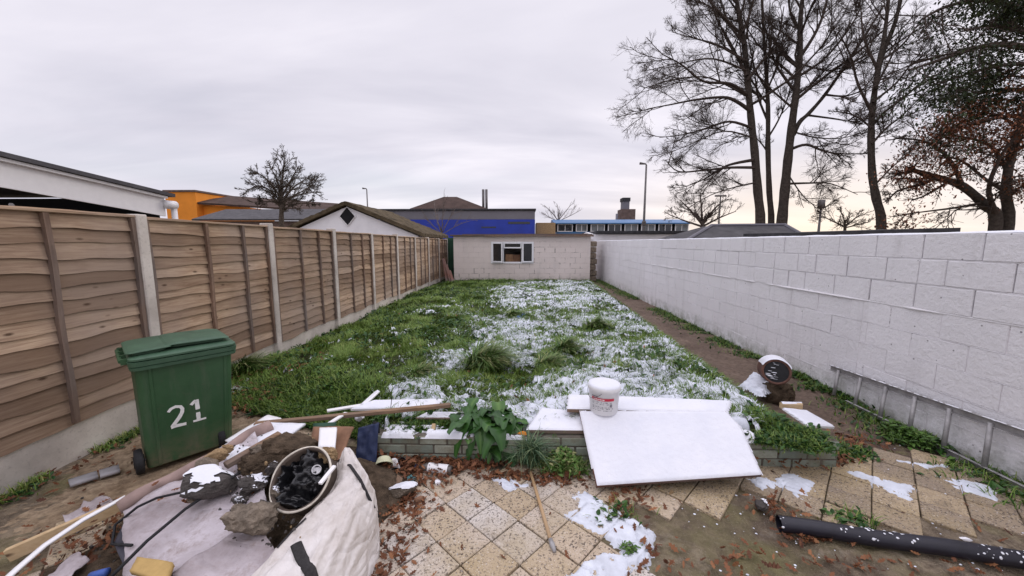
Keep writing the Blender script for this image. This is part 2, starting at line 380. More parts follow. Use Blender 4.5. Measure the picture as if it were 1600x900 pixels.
def mat_retbrick():
    n = NT('pale_green_brick', .85, .2); a = n.noise(5, 6, .7); v = n.attr('var')
    c = n.mix(v, (.20, .235, .195), (.35, .37, .30)); c = n.mix(n.ramp(a, (.45, 0.0), (.66, .85)), c, (.17, .14, .09))
    n.col(c); n.bump(n.noise(50, 5, .7), .6, .008); return n.mat
M['retbrick'] = mat_retbrick()
M['retmortar'] = plain('dark_mortar', (.12, .105, .085), .95, .3, 20, .6)
def mat_sheet():
    n = NT('stained_white_sheet', .75, .25); a = n.noise(2.5, 6, .65); b = n.noise(60, 4, .7)
    c = n.ramp(a, (.32, (.27, .225, .225)), (.5, (.46, .41, .43)), (.7, (.60, .555, .59)))
    c = n.mix(n.ramp(n.noise(9, 6, .75), (.52, 0.0), (.72, .75)), c, (.22, .155, .12))
    c = n.mix(n.ramp(n.noise(3, 6, .7, n.map((1, 4, 1), (0, 0, .8))), (.55, 0.0), (.75, .5)), c, (.30, .24, .22))
    cre = n.voro(3.2, n.map((1, 1.6, 1), (0, 0, .9)), 'Distance', 'DISTANCE_TO_EDGE'); h = n.math('ADD', n.math('ADD', b, n.noise(10, 4)), n.math('MULTIPLY', n.ramp(cre, (0.0, 0.0), (.08, 1.0)), 1.2))
    n.col(c); n.bump(h, .5, .010); return n.mat
M['sheet'] = mat_sheet()
M['sheet_edge'] = plain('brown_lino_back', (.30, .215, .19), .8, .25, 8, .3)
def mat_bag():
    n = NT('woven_bag', .75, .2); v = n.map((1, 1, 1)); w1 = n.voro(300, rnd=0)
    cre = n.voro(5.5, n.map((1, 1.0, 1.3), (.3, .2, .5)), 'Distance', 'DISTANCE_TO_EDGE'); cre2 = n.voro(13, n.map((1, .6, 1), (.6, .1, .2)), 'Distance', 'DISTANCE_TO_EDGE')
    c = n.ramp(n.noise(4, 5, .65), (.3, (.52, .465, .42)), (.6, (.74, .70, .68)))
    c = n.mix(n.ramp(n.noise(12, 6, .7), (.62, 0.0), (.78, .5)), c, (.35, .29, .24))
    h = n.math('ADD', n.math('ADD', n.math('MULTIPLY', w1, .25), n.math('MULTIPLY', n.noise(25, 5, .6), .8)), n.math('ADD', n.math('MULTIPLY', n.ramp(cre, (0.0, 0.0), (.12, 1.0)), 1.3), n.math('MULTIPLY', n.ramp(cre2, (0.0, 0.0), (.15, 1.0)), .6)))
    n.col(c); n.bump(h, .55, .010); return n.mat
M['bag'] = mat_bag()
M['webbing'] = plain('black_webbing', (.035, .032, .033), .85, .4, 60, .6)
M['soot'] = NT('black_plastic_sack', .22, .5).col((.012, .012, .014)).mat
M['drum'] = plain('rusty_drum', (.10, .075, .06), .75, .5, 9, .6)
M['drum_rim'] = plain('chalky_rim', (.6, .55, .47), .7, .3, 20, .3)
M['stone_dark'] = plain('dark_stone', (.085, .075, .07), .9, .45, 10, .9, .2, .02)
M['stone_tan'] = plain('tan_plaster', (.36, .25, .14), .95, .5, 11, 1.0, .1, .02)
M['stone_grey'] = plain('grey_concrete_lump', (.25, .205, .16), .95, .5, 16, 1.0, .1, .02)
M['rubble'] = plain('rubble_earth', (.11, .08, .055), .95, .6, 14, 1.0, .1, .03)
M['slate'] = plain('dark_slate', (.06, .058, .075), .7, .3, 12, .5)
M['navy'] = plain('navy_plastic', (.028, .04, .095), .55, .35, 9, .3)
M['terracotta'] = plain('brown_fibreboard', (.23, .125, .075), .85, .25, 8, .4)
M['terracotta_pipe'] = plain('clay_pipe', (.12, .06, .045), .8, .4, 10, .5)
M['foam'] = plain('yellow_foam', (.46, .31, .12), .9, .12, 20, .4)
M['purple_bag'] = plain('purple_wrapper', (.2, .08, .28), .4, .4, 18, .4)
M['blue_plastic'] = plain('blue_plastic', (.06, .12, .40), .4, .25, 10, .2)
M['cream_cup'] = plain('cream_plastic', (.62, .62, .42), .5, .12, 10, .1)
M['teal_plastic'] = plain('teal_plastic', (.1, .24, .25), .5, .25, 14, .3)
M['black_pipe'] = plain('black_drainpipe', (.012, .011, .019), .42, .3, 14, .15, .45)
M['bottle'] = plain('clear_brown_bottle', (.10, .085, .075), .12, .3, 8, .05, .6)
M['stick'] = wood_mat('pale_handle_wood', (.42, .26, .13), (.55, .37, .2), (.64, .46, .28), 'y', 1, (.45, .32, .2))
M['cardboard'] = plain('cardboard', (.33, .19, .11), .9, .3, 6, .2)

rng = np.random.default_rng(7); R = random.Random(11)

# ================================================================== SETTING
FX, WX = -3.65, 3.65                     # fence and wall lines
LX = lambda y: 2.45 + .052*(np.asarray(y)-2.85)    # right edge of the raised lawn
def lawn_h(x, y):
    x = np.asarray(x, float); y = np.asarray(y, float)
    h = .235 - .0095*(y-3)
    fe = np.where(x > -1.2, 2.86, 2.86 + (-1.2-x)*.36)                 # front edge of the lawn
    ramp = np.where(x > -1.15, sst(-.02, .06, y-fe), sst(0, .9 , y-fe)*sst(-.4, 1, 1.0))
    h = h*ramp*sst(0, .35, LX(y)-x)
    h = h*(.35+.65*sst(-3.6, -2.2, x))
    h = h + ramp*sst(0, .3, LX(y)-x)*(.12*(fbm(x*1.7, y*1.7, 3)-.5) + .07*(fbm(x*6, y*6, 9, 3)-.5))
    return h
def yard_h(x, y):
    x = np.asarray(x, float); y = np.asarray(y, float); rough = sst(.75, 1.2, x)*.8+sst(-1.1, -1.6, x)*.5+.15
    return rough*(.034*(fbm(x*8, y*8, 26, 3)-.56)+.022*(fbm(x*23, y*23, 27, 3)-.5)) + .022*(fbm(np.asarray(x)*2.2, np.asarray(y)*2.2, 21)-.55) + .010*(fbm(np.asarray(x)*11, np.asarray(y)*11, 5, 3)-.5) - .002

def grid(xs, ys, zf):
    X, Y = np.meshgrid(xs, ys, indexing='ij'); Z = zf(X, Y)
    V = np.stack([X, Y, Z], -1).reshape(-1, 3); ny = len(ys)
    i = np.arange(len(xs)-1)[:, None]*ny + np.arange(ny-1)[None]
    F = np.stack([i, i+ny, i+ny+1, i+1], -1).reshape(-1, 4)
    return V, F
# ground: one sheet to the horizon, fine in the yard
gx = np.concatenate([[-1500, -300, -80, -20, -8], np.arange(-4.6, -.7, .045), np.arange(-.68, 3.7, .022), np.arange(3.72, 4.61, .045), [8, 20, 80, 300, 1500]])
gy = np.concatenate([[-1500, -300, -60, -12, -3, 0, .8], np.arange(1.3, 3.2, .018), np.arange(3.22, 6, .045), np.arange(6.1, 19, .25), [24, 40, 90, 300, 1500]])
V, F = grid(gx, gy, lambda x, y: np.where((np.abs(x) < 4.6) & (y > 1) & (y < 19), yard_h(x, y), -.02))
props(mk('ground', V, F, M['soil'], smooth=True), kind='structure')
# tan clay strip along the fence, by the bin
V, F = grid(np.arange(-3.62, -1.6, .03), np.arange(1.3, 5.4, .03),
            lambda x, y: yard_h(x, y) + .045*(fbm(x*3, y*3, 44)-.30)*sst(-1.7, -2.1, x+.25*(fbm(x*2, y*2, 8)-.5))*sst(5.2, 4.4, y)*sst(1.9, 2.9, y+(x+3.6)*.35) - .004)
props(mk('clay_ground', V, F, M['tan'], smooth=True), kind='structure')
# path beside the wall
V, F = grid(np.arange(2.0, 3.72, .035), np.arange(2.9, 19, .06),
            lambda x, y: yard_h(x, y) + .03*(sst(-.05, .2, x-LX(y)+.1)-.3)*sst(2.9, 3.8, y) + .02*(fbm(x*5, y*3, 33)-.5))
props(mk('path', V, F, M['path'], smooth=True), kind='structure')
# raised lawn
lx = np.arange(-3.62, 3.2, .045); ly = np.concatenate([np.arange(2.84, 7, .045), np.arange(7.05, 17.9, .1)])
V, F = grid(lx, ly, lambda x, y: np.where(x > LX(y)+.02, -.05, lawn_h(x, y)) - np.where(lawn_h(x, y) < .012, .03, 0))
props(mk('lawn', V, F, M['lawn'], smooth=True), kind='structure')

# patio of square terrazzo slabs laid on the diagonal, some gone
def patio():
    mb = MB(); A = math.radians(-43); c, s = math.cos(A), math.sin(A); D = .2265; o = at(771.5, 788.6)
    def missing(x, y):
        n = fbm(x*2.4, y*2.4, 71)
        if y > 2.78+.06*math.sin(x*5) and x < 1.9: return True
        if y > 3.0 or x > 3.5: return True
        if x > .95 and y < 2.12: return x < 2.0 or n > .42 or y < 1.95     # muddy strip, front right
        if .62 < x < 1.85 and y < 2.5 : return n > .48
        if x < -1.15: return not (-2.9 < x < -2.1 and y < 2.22 and n > .42)
        return False
    for i in range(-22, 23):
        for j in range(-22, 23):
            x = o.x + (i+.5)*D*c - (j+.5)*D*s; y = o.y + (i+.5)*D*s + (j+.5)*D*c
            if not (-3.5 < x < 3.5 and 1.15 < y < 3.2) or missing(x, y): continue
            slab_tone = .9 if x < 1 else .45  # paler slabs on the left, browner mossy ones on the right
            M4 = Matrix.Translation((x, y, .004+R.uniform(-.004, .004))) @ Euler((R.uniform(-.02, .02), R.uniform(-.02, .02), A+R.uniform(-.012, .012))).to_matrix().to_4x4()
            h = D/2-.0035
            mb.bbox(-h, h, -h, h, -.03, .012, .004, 0, min(1, max(0, R.gauss(slab_tone-.22, .2))), M4)
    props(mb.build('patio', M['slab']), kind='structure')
patio()

# ------------------------------------------------------------------ timber fence
def fence():
    root = thing('timber_fence', 'weathered brown waney-lap timber fence with concrete posts along the left side', 'fence', (FX, 9, 0))
    ys = [1.63+1.79*k for k in range(10)]
    for k, y in enumerate(ys):
        dz = -.013*(k-1)
        mb = MB(); mb.bbox(FX-.05, FX+.085, y-.05, y+.05, -.2+dz, 2.03+dz+R.uniform(-.02, .02), .008)
        if k == 0: continue
        mb.build('post', [M['concrete'], M['dark']] , root)
    for k in range(9):
        y0, y1 = ys[k]+.05, ys[k+1]-.05; dz = -.013*(k-.5); rk = random.Random(100+k)
        g = MB(); g.bbox(FX-.025, FX+.025, y0-.02, y1+.02, -.08+dz, .30+dz, .006); g.build('gravel_board', M['concrete'], root)
        mb = MB(); nb = 15; z0, z1 = .305+dz, 1.965+dz; step = (z1-z0)/nb
        for b in range(nb):
            zb = z0+b*step; n = 26; V = []; hgt = step+.035; off = rk.uniform(0, 50)
            lean_a, lean_b = rk.uniform(-.006, .006), rk.uniform(-.006, .006)
            for i in range(n+1):
                t = i/n; y = y0+(y1-y0)*t
                wv = (float(fbm(off+t*3.2, b*3.1+k, 13, 3))-.5)*.075 + lean_a*(1-t)+lean_b*t
                warp = (float(fbm(off+t*2.5, b*7.7, 19, 2))-.5)*.02
                xo = FX+.012+warp
                V += [(xo+.034, y, zb+wv-.012), (xo+.008, y, zb+hgt+wv*.3), (xo+.000, y, zb+hgt+wv*.3), (xo+.020, y, zb+wv-.012)]
            Fq = []
            for i in range(n):
                a = i*4; q = a+4
                Fq += [(a, q, q+1, a+1), (a+1, q+1, q+2, a+2), (a+2, q+2, q+3, a+3), (a+3, q+3, q, a)]
            Fq += [(0, 1, 2, 3), (n*4+3, n*4+2, n*4+1, n*4)]
            mb.add(V, Fq, 0, rk.random()**1.3)
        p = mb.build('panel', M['fence'], root)
        nb_ = 2 if k != 0 else 1
        sp = [y0+.02, y1-.02] + ([y0+(y1-y0)*.40, y0+(y1-y0)*.73] if k else [y0+(y1-y0)*.62])
        for yb in sp:
            m2 = MB(); j = rk.uniform(-.012, .012)
            V = []
            for i in range(9):
                z = z0-.005+(z1-z0+.01)*i/8; wob = .006*math.sin(i*1.3+k)
                for dx, dy in ((.040, -.02), (.070, -.018), (.070, .018), (.040, .02)): V.append((FX+dx, yb+dy+j*i/8+wob, z))
            Fq = [(i*4+a, i*4+(a+1) % 4, i*4+4+(a+1) % 4, i*4+4+a) for i in range(8) for a in range(4)] + [(3, 2, 1, 0), (32, 33, 34, 35)]
            m2.add(V, Fq, 0, rk.random()*.5); m2.build('batten', M['batten_wood'], p)
        m3 = MB(); m3.bbox(FX+.005, FX+.072, y0-.01, y1+.01, z1+.008, z1+.03, .003, 0, .1); m3.build('cap_rail', M['fence'], p)
fence()

# ------------------------------------------------------------------ white block wall
def block_wall():
    root = thing('block_wall', 'long white painted concrete block garden wall down the right side', 'wall', (WX, 9, 0))
    mb = MB(); C = .2285; Y0, Y1 = .6, 19.0
    mb.box(WX+.003, WX+.2, Y0, Y1, -.2, 5*C-.002, 1); mb.box(WX+.0125, WX+.2, Y0, Y1, 5*C, 8*C-.006, 2)
    piers = [3.97, 6.28, 8.75, 11.3, 14.2, 17.0]
    for r in range(8):
        up = r >= 5
        y = Y0 - (.22 if r % 2 else 0) - R.uniform(0, .05)
        while y < Y1:
            L_ = .445
            if up and R.random() < .12: L_ = R.choice([.22, .30])
            nxt = y+L_
            ya, yb = max(y, Y0), min(nxt, Y1)
            gap = .0028 if not up else R.choice([.002, .003, .005, .008])
            if yb-ya > .06:
                pr = R.uniform(-.003, .003) + (.004 if up else 0)
                # lower courses break at the piers (straight joint)
                cuts = [p for p in piers if ya+.04 < p < yb-.04] if not up else []
                seg = [ya]+cuts+[yb]
                for a, b in zip(seg[:-1], seg[1:]):
                    zb = r*C+(.0035 if not up else .005)+R.uniform(-.001, .001); zt = (r+1)*C-(.0035 if not up else .004)+R.uniform(-.002, .001)
                    if r == 7: zt += R.uniform(-.006, .008)
                    mb.bbox(WX-.004-pr, WX+.19, a+gap, b-gap, zb, zt, .005, 0, R.random())
            y = nxt
    mb.build('blockwork', [M['wall_paint'], M['wall_joint'], M['wall_joint_up']], root)
    # mortar ledge standing proud under the three newer courses, and bands of thick bed joints
    lb = MB()
    for z, w, a in ((5*C, .022, .014), (4*C, .005, .005), (3*C, .005, .005), (2*C, .005, .005), (C, .005, .005), (6*C, .005, .006), (7*C, .005, .006)):
        n = 420; V = []
        for i in range(n+1):
            y = Y0+(Y1-Y0)*i/n
            big = float(fbm(y*3.5, z*9, 61, 4)); on = max(0, (big-.38)*2.2)
            if z == 5*C: on = .12+on*1.1
            ww = w*on; th = a*(.6+.9*float(vnoise(y*9, z*31, 5)))
            V += [(WX+.012, y, z-th), (WX-.003-ww, y, z-th*.6), (WX-.003-ww*.8, y, z+th*.3), (WX+.012, y, z+th)]
        Fq = [(i*4+k, i*4+k+1, i*4+5+k, i*4+4+k) for i in range(n) for k in range(3)]
        lb.add(V, Fq, 0, .2)
    lb.build('mortar_ledge', M['wall_paint'], root, smooth=True)
    sn = MB(); n = 300; V = []
    for i in range(n+1):
        y = Y0+(Y1-Y0)*i/n; t = .006+.012*float(fbm(y*4, 0, 3))
        V += [(WX-.006, y, 8*C-.004), (WX+.03, y, 8*C+t), (WX+.14, y, 8*C+t*.9), (WX+.205, y, 8*C-.004)]
    sn.add(V, [(i*4+k, i*4+4+k, i*4+5+k, i*4+1+k) for i in range(n) for k in range(3)])
    sn.build('snow_cap', M['snow'], root, smooth=True)
block_wall()

# ------------------------------------------------------------------ shed at the end
def shed():
    root = thing('block_shed', 'low cream painted block shed with flat felt roof at the garden end', 'shed', (0, 16, .05))
    x0, x1, yf, yb, zt = -2.96, 2.96, 16.0, 18.2, 2.02
    hx0, hx1, hz0, hz1 = -1.33, .52, .868, 1.786
    mb = MB()
    for a in ((x0, hx0, .0, zt), (hx1, x1, .0, zt), (hx0, hx1, .0, hz0), (hx0, hx1, hz1, zt)):
        mb.box(a[0], a[1], yf+.006, yf+.14, a[2], a[3], 1)
    mb.box(x0, x0+.14, yf+.14, yb-.002, 0, zt, 0); mb.box(x1-.14, x1, yf+.14, yb-.002, 0, zt, 0); mb.box(x0, x1, yb, yb+.14, 0, zt, 0)
    C = .2295
    for r in range(9):
        z = -.05+r*C; x = x0 - (.22 if r % 2 else 0)
        while x < x1:
            L_ = .44; a, b = max(x, x0), min(x+L_, x1); x += L_
            segs = [(a, b)]
            if z+C > hz0+.02 and z < hz1-.02: segs = [(a, min(b, hx0)), (max(a, hx1), b)]
            for p, q in segs:
                if q-p < .05: continue
                plainish = (q < -.1 and z > .5) or z > 1.6 or p > 2.3 and z > .8
                g = .0015 if plainish or R.random() < .25 else R.choice([.006, .009, .014])
                g2 = .0015 if plainish or R.random() < .45 else .006
                za = z if not (z < hz0 < z+C and p > hx0-.01 and q < hx1+.01) else z
                zb_ = min(z+C, zt); 
                if p > hx0-.01 and q < hx1+.01 and z < hz0 < z+C: zb_ = hz0
                mb.bbox(p+g, q-g, yf-.006+R.uniform(-.002, .002), yf+.05, za+g2, zb_-g2, .003, 0, R.random())
    mb.build('wall', [M['shed_paint'], M['shed_joint']], root)
    rf = MB(); rf.bbox(x0-.12, x1+.10, yf-.14, yb+.2, 2.025, 2.085, .01)
    V = []; n = 30
    ro = rf.build('roof', M['felt'], root)
    fb = MB(); fb.bbox(-1.6, x1+.09, yf-.165, yf-.143, 2.0, 2.075, .004, 0, .3); fb.bbox(x0-.11, -1.4, yf-.16, yf-.143, 2.03, 2.08, .004, 0, .6); fb.build('fascia_board', M['batten_wood'], ro)
    tb = MB()
    for i, (xa, xb, yy, zz, t) in enumerate([(-2.6, -.3, 16.2, 2.087, .03), (.4, 2.6, 16.1, 2.087, .035), (-.6, 2.9, 16.5, 2.087, .05), (1.2, 3.0, 15.95, 2.09, .03)]):
        Mx = Matrix.Translation(((xa+xb)/2, yy, zz)) @ Euler((0, 0, R.uniform(-.03, .03))).to_matrix().to_4x4()
        tb.box(-(xb-xa)/2, (xb-xa)/2, -.06, .06, 0, t, 0, R.random(), Mx)
    tb.build('roof_batten', M['batten_wood'], ro)
    # window
    w = MB(); fy0, fy1 = yf-.03, yf+.05
    w.bbox(hx0, hx1, fy0, fy1, hz0, hz0+.05, .006); w.bbox(hx0, hx1, fy0, fy1, hz1-.05, hz1, .006)
    for xx in (hx0, -.82, -.02, hx1-.05): w.bbox(xx, xx+.05, fy0+.002, fy1, hz0+.05, hz1-.05, .006)
    win = w.build('window', M['upvc'], root)
    s = MB(); s.bbox(hx0-.02, hx1+.02, yf-.05, yf-.031, hz0-.02, hz0-.003, .004); s.build('sill', M['upvc'], win)
    def sash(xa, xb, za, zb, ang, hinge):
        m = MB(); wv = xb-xa
        Mx = Matrix.Translation((xa if hinge == 'l' else xb, fy0-.02, 0)) @ Euler((0, 0, ang)).to_matrix().to_4x4()
        o = 0 if hinge == 'l' else -wv
        for b in ((o, o+wv, za, za+.055), (o, o+wv, zb-.055, zb), (o, o+.055, za+.055, zb-.055), (o+wv-.055, o+wv, za+.055, zb-.055)):
            m.bbox(b[0], b[1], -.02, .02, b[2], b[3], .005, 0, 0, Mx)
        m.box(o+.055, o+wv-.055, -.006, .004, za+.055, zb-.055, 1, 0, Mx)
        m.build('sash', [M['upvc'], M['glass']], win)
    sash(hx0+.05, -.8, hz0+.03, hz1-.03, -.30, 'l'); sash(.02, hx1-.03, hz0+.03, hz1-.03, .12, 'r'); sash(-.78, -.0, 1.50, hz1-.03, 0, 'l')
    g = MB(); g.box(-.77, -.02, yf+.02, yf+.026, hz0+.05, 1.5, 0); 
    # open lower light: the inside is seen, with a box standing on a bench
    b = MB(); b.bbox(-1.3, .5, yf+.25, yf+.8, .80, .86, .01); b.build('bench', M['batten_wood'], root)
    bx = MB(); bx.bbox(-.72, -.38, 16.28, 16.6, .862, 1.24, .006, 0); bx.bbox(-.372, -.06, 16.3, 16.6, .862, 1.22, .006, 1)
    props(mk('cardboard_box', bx.v, bx.f, [M['cardboard'], M['terracotta']], None, False, bx.m, {'var': bx.a}), 'brown cardboard box standing inside the open shed window', 'box')
shed()

# ------------------------------------------------------------------ low brick retaining wall
def retaining():
    root = thing('brick_wall', 'low pale green painted brick retaining wall holding up the snowy lawn', 'wall', (.6, 2.82, 0))
    mb = MB(); x0, x1 = -1.26, 2.46
    mb.box(x0+.004, x1-.004, 2.742, 2.84, -.1, .226, 1)
    for r in range(3):
        x = x0-(.11 if r % 2 else 0)
        while x < x1:
            a, b = max(x, x0), min(x+.22, x1); x += .225
            if b-a < .04: continue
            mb.bbox(a+.004, b-.004, 2.735+R.uniform(-.004, .004), 2.83, r*.077+.002, r*.077+.070, .006, 0, R.random())
    mb.build('brickwork', [M['retbrick'], M['retmortar']], root)
    xs = np.arange(-1.28, 2.3, .012); ys = np.arange(2.725, 2.88, .012); X, Y = np.meshgrid(xs, ys, indexing='ij')
    a = fbm(X*5, Y*9, 6)-.56-.25*sst(1.85, 2.05, X) + .5*(fbm(X*18, Y*18, 7, 3)-.5); edge = sst(2.722, 2.75, Y)
    Z = .228+np.clip(a*.2, -.03, .022)*edge-.02*(1-edge)
    ny = len(ys); i = np.arange(len(xs)-1)[:, None]*ny+np.arange(ny-1)[None]; F = np.stack([i, i+ny, i+ny+1, i+1], -1)[a[:-1, :-1] > -.03]
    mk('snow_cover', np.stack([X, Y, Z], -1).reshape(-1, 3), F, M['snow'], root, smooth=True)
retaining()

# ------------------------------------------------------------------ snow on the lawn, on slabs
def polysdf(x, y, P):
    """signed distance to polygon, positive inside"""
    d = np.full(x.shape, 1e9); ins = np.zeros(x.shape, bool); n = len(P)
    for i in range(n):
        ax, ay = P[i]; bx, by = P[(i+1) % n]
        ex, ey = bx-ax, by-ay; t = np.clip(((x-ax)*ex+(y-ay)*ey)/(ex*ex+ey*ey), 0, 1)
        d = np.minimum(d, np.hypot(x-ax-t*ex, y-ay-t*ey))
        c = ((ay > y) != (by > y)) & (x < (bx-ax)*(y-ay)/(by-ay+1e-12)+ax); ins ^= c
    return np.where(ins, d, -d)
def snow_amt(x, y):
    """about -1..1: how much snow lies on the lawn here"""
    x = np.asarray(x, float); y = np.asarray(y, float)
    lim = -.85+.25*np.sin(y*.9)+.12*np.sin(y*2.3+1) + .15*sst(9, 5, y)
    base = sst(-.85, .65, x-lim)*1.12-.70
    base = base - .30*sst(13.4, 14.6, y)*sst(.2, -.6, x) - .5*sst(15.2, 15.9, y)
    for px, py, r, a in TUFT_HOLES: base = base - a*np.exp(-((x-px)**2+(y-py)**2)/r**2)
    for px, py, r, a in SNOW_SPOTS: base = base + a*np.exp(-((x-px)**2+(y-py)**2)/r**2)
    n = (fbm(x*1.5, y*1.5, 91)-.5)*1.5 + (fbm(x*5, y*5, 23)-.5)*1.5 + (fbm(x*19, y*19, 29, 3)-.5)*2.4
    return base+n-.03
def _p(u, v): q = at(u, v, .2); return q.x, q.y
TUFT_HOLES = [(*_p(757, 572), .30, 1.5), (*_p(870, 550), .30, 1.0), (*_p(930, 512), .3, 1.3), (*_p(865, 580), .26, 1.2), (*_p(800, 590), .2, .9),
              (*_p(720, 600), .25, .9), (*_p(770, 610), .2, .8), (*_p(820, 628), .16, .9), (*_p(700, 625), .2, .8), (*_p(1040, 575), .35, .45), (*_p(1130, 600), .3, .5),
              (*_p(870, 500), .4, .6), (*_p(960, 485), .5, .4), (*_p(1010, 545), .35, .4), (*_p(1220, 668), .25, 1.1), (*_p(1170, 660), .2, .7), (*_p(1280, 690), .15, 1.4),
              (*_p(640, 622), .12, 1.1), (*_p(690, 655), .14, .8), (*_p(800, 490), .5, .3)]
SNOW_SPOTS = [(*_p(650, 612), .33, 1.3), (*_p(620, 640), .3, .9), (*_p(690, 645), .35, .5), (*_p(690, 480), .5, .7), (*_p(660, 488), .3, .6), (*_p(710, 560), .35, .45),
              (*_p(850, 650), .3, .8), (*_p(1000, 640), .6, .5), (*_p(1150, 610), .3, .5), (*_p(1250, 650), .2, .4), (*_p(640, 510), .5, .25), (*_p(590, 505), .4, .2)]
def snow_field():
    allV = []; allF = []; b = 0
    for xs, ys in ((np.arange(-3.5, 3.2, .024), np.arange(2.85, 5.6, .024)), (np.arange(-3.5, 3.2, .04), np.arange(5.59, 9.4, .04)), (np.arange(-3.5, 3.2, .06), np.arange(9.38, 15.95, .07))):
        X, Y = np.meshgrid(xs, ys, indexing='ij')
        s = snow_amt(X, Y); th = np.clip(s*.10, -.05, .045) + np.where(s > 0, .03*(fbm(X*13, Y*13, 77, 3)-.5), 0)
        Z = lawn_h(X, Y) + th
        V = np.stack([X, Y, Z], -1).reshape(-1, 3); ny = len(ys)
        i = np.arange(len(xs)-1)[:, None]*ny + np.arange(ny-1)[None]
        ok = (s[:-1, :-1] > -.12) & (LX(Y)-X > .03)[1:, 1:] & (lawn_h(X, Y) > .02)[:-1, :-1]
        F = np.stack([i, i+ny, i+ny+1, i+1], -1)[ok]
        allV.append(V); allF.append(F+b); b += len(V)
    # thin snow on the paving, cut along the slab joints
    pats = [[(893, 775), (915, 765), (1022, 832), (985, 862), (880, 806), (905, 795)], [(985, 862), (1000, 822), (1022, 832), (1015, 880), (970, 905)], [(880, 905), (935, 865), (985, 862), (975, 905)], [(1205, 752), (1228, 738), (1278, 752), (1256, 782)],
            [(1320, 736), (1342, 738), (1432, 760), (1424, 784)], [(1462, 744), (1478, 746), (1520, 752), (1562, 762), (1560, 784), (1505, 768)], [(1388, 717), (1410, 720), (1482, 728), (1450, 732)],
            [(765, 742), (795, 746), (825, 760), (790, 768)], [(1165, 747), (1200, 745), (1215, 760), (1190, 764)], [(1180, 580), (1160, 600), (1190, 612), (1205, 600)], [(850, 742), (868, 740), (862, 748)]]
    for k, P in enumerate(pats):
        zz = .018 if k != 9 else .2
        P = [tuple(at(u, v, zz)[:2]) for u, v in P]
        xs = np.arange(min(p[0] for p in P)-.03, max(p[0] for p in P)+.03, .010); ys = np.arange(min(p[1] for p in P)-.03, max(p[1] for p in P)+.03, .010)
        X, Y = np.meshgrid(xs, ys, indexing='ij'); sd = polysdf(X, Y, P) + .05*(fbm(X*14, Y*14, 40+k)-.55) + .035*(fbm(X*45, Y*45, 4+k, 2)-.5)
        hole = fbm(X*26, Y*26, 90+k, 3) > (.66 if k > 2 else .71)
        ca, sa = math.cos(math.radians(-43)), math.sin(math.radians(-43)); oo = at(771.5, 788.6); uu = ((X-oo.x)*ca+(Y-oo.y)*sa)/.2265; vv = (-(X-oo.x)*sa+(Y-oo.y)*ca)/.2265
        jd = np.minimum(np.abs(uu-np.round(uu)), np.abs(vv-np.round(vv)))*.2265; hole = hole | ((jd < .0055) & (fbm(X*9, Y*9, 7) > .36) & (k != 9))
        Z = zz + np.where(sd > 0, np.clip(sd*.25, 0, .006), np.clip(sd*1.6, -.045, 0)) + .003*fbm(X*30, Y*30, 2) - np.where(hole, .014, 0)
        V = np.stack([X, Y, Z], -1).reshape(-1, 3); ny = len(ys)
        i = np.arange(len(xs)-1)[:, None]*ny + np.arange(ny-1)[None]
        F = np.stack([i, i+ny, i+ny+1, i+1], -1)[sd[:-1, :-1] > -.035]
        allV.append(V); allF.append(F+b); b += len(V)
    # flakes and crumbs scattered over the right of the yard
    rs = np.random.default_rng(5); n = 190
    fx = rs.uniform(.5, 3.4, n); fy = rs.uniform(1.75, 3.0, n)+rs.uniform(0, 1.2, n)*(fx > 2.6); rr = rs.uniform(.002, .008, n)
    for a, c, r in zip(fx, fy, rr):
        k = 6; an = np.arange(k)*2*np.pi/k; z = .012
        V = np.concatenate([np.stack([a+np.cos(an)*r*rs.uniform(.7, 1.4, k), c+np.sin(an)*r*rs.uniform(.6, 1.2, k), np.full(k, z)], -1), [[a, c, z+r*.7]]])
        tri = np.stack([np.arange(k), (np.arange(k)+1) % k, np.full(k, k), np.full(k, k)], -1)
        allV.append(V); allF.append(tri[:, [0, 1, 2, 2]]+b); b += len(V)
    V = np.concatenate(allV); F = np.concatenate(allF)
    Fl = [f if f[2] != f[3] else f[:3] for f in F.tolist()]
    props(mk('snow', V, Fl, M['thin_snow'], smooth=True), kind='stuff')
snow_field()

# ------------------------------------------------------------------ grass blades
def blades(P, length, width, lean, var, curl=1.0, seed=0, az=None, segs=3):
    """arching ribbons rooted at P (n,3) -> verts, faces, attr"""
    r = np.random.default_rng(seed); n = len(P)
    az = r.uniform(0, 2*np.pi, n) if az is None else az
    d = np.stack([np.cos(az), np.sin(az), np.zeros(n)], -1); sd = np.stack([-np.sin(az), np.cos(az), np.zeros(n)], -1)
    V = np.zeros((n, (segs+1)*2, 3))
    for i in range(segs+1):
        t = i/segs; w = width*(1-t)**.8*np.where(t < .01, .8, 1.0) + 1e-4
        out = length*lean*(t**1.6); up = length*(t - curl*lean*.62*t**2.2)
        c = P + d*out[:, None] + np.array([0, 0, 1])*up[:, None]
        V[:, 2*i] = c-sd*w[:, None]; V[:, 2*i+1] = c+sd*w[:, None]
    k = (segs+1)*2; base = (np.arange(n)*k)[:, None, None]
    q = np.array([[2*i, 2*i+1, 2*i+3, 2*i+2] for i in range(segs)])[None]
    F = (base+q).reshape(-1, 4); A = np.repeat(var, k)
    return V.reshape(-1, 3), F, A
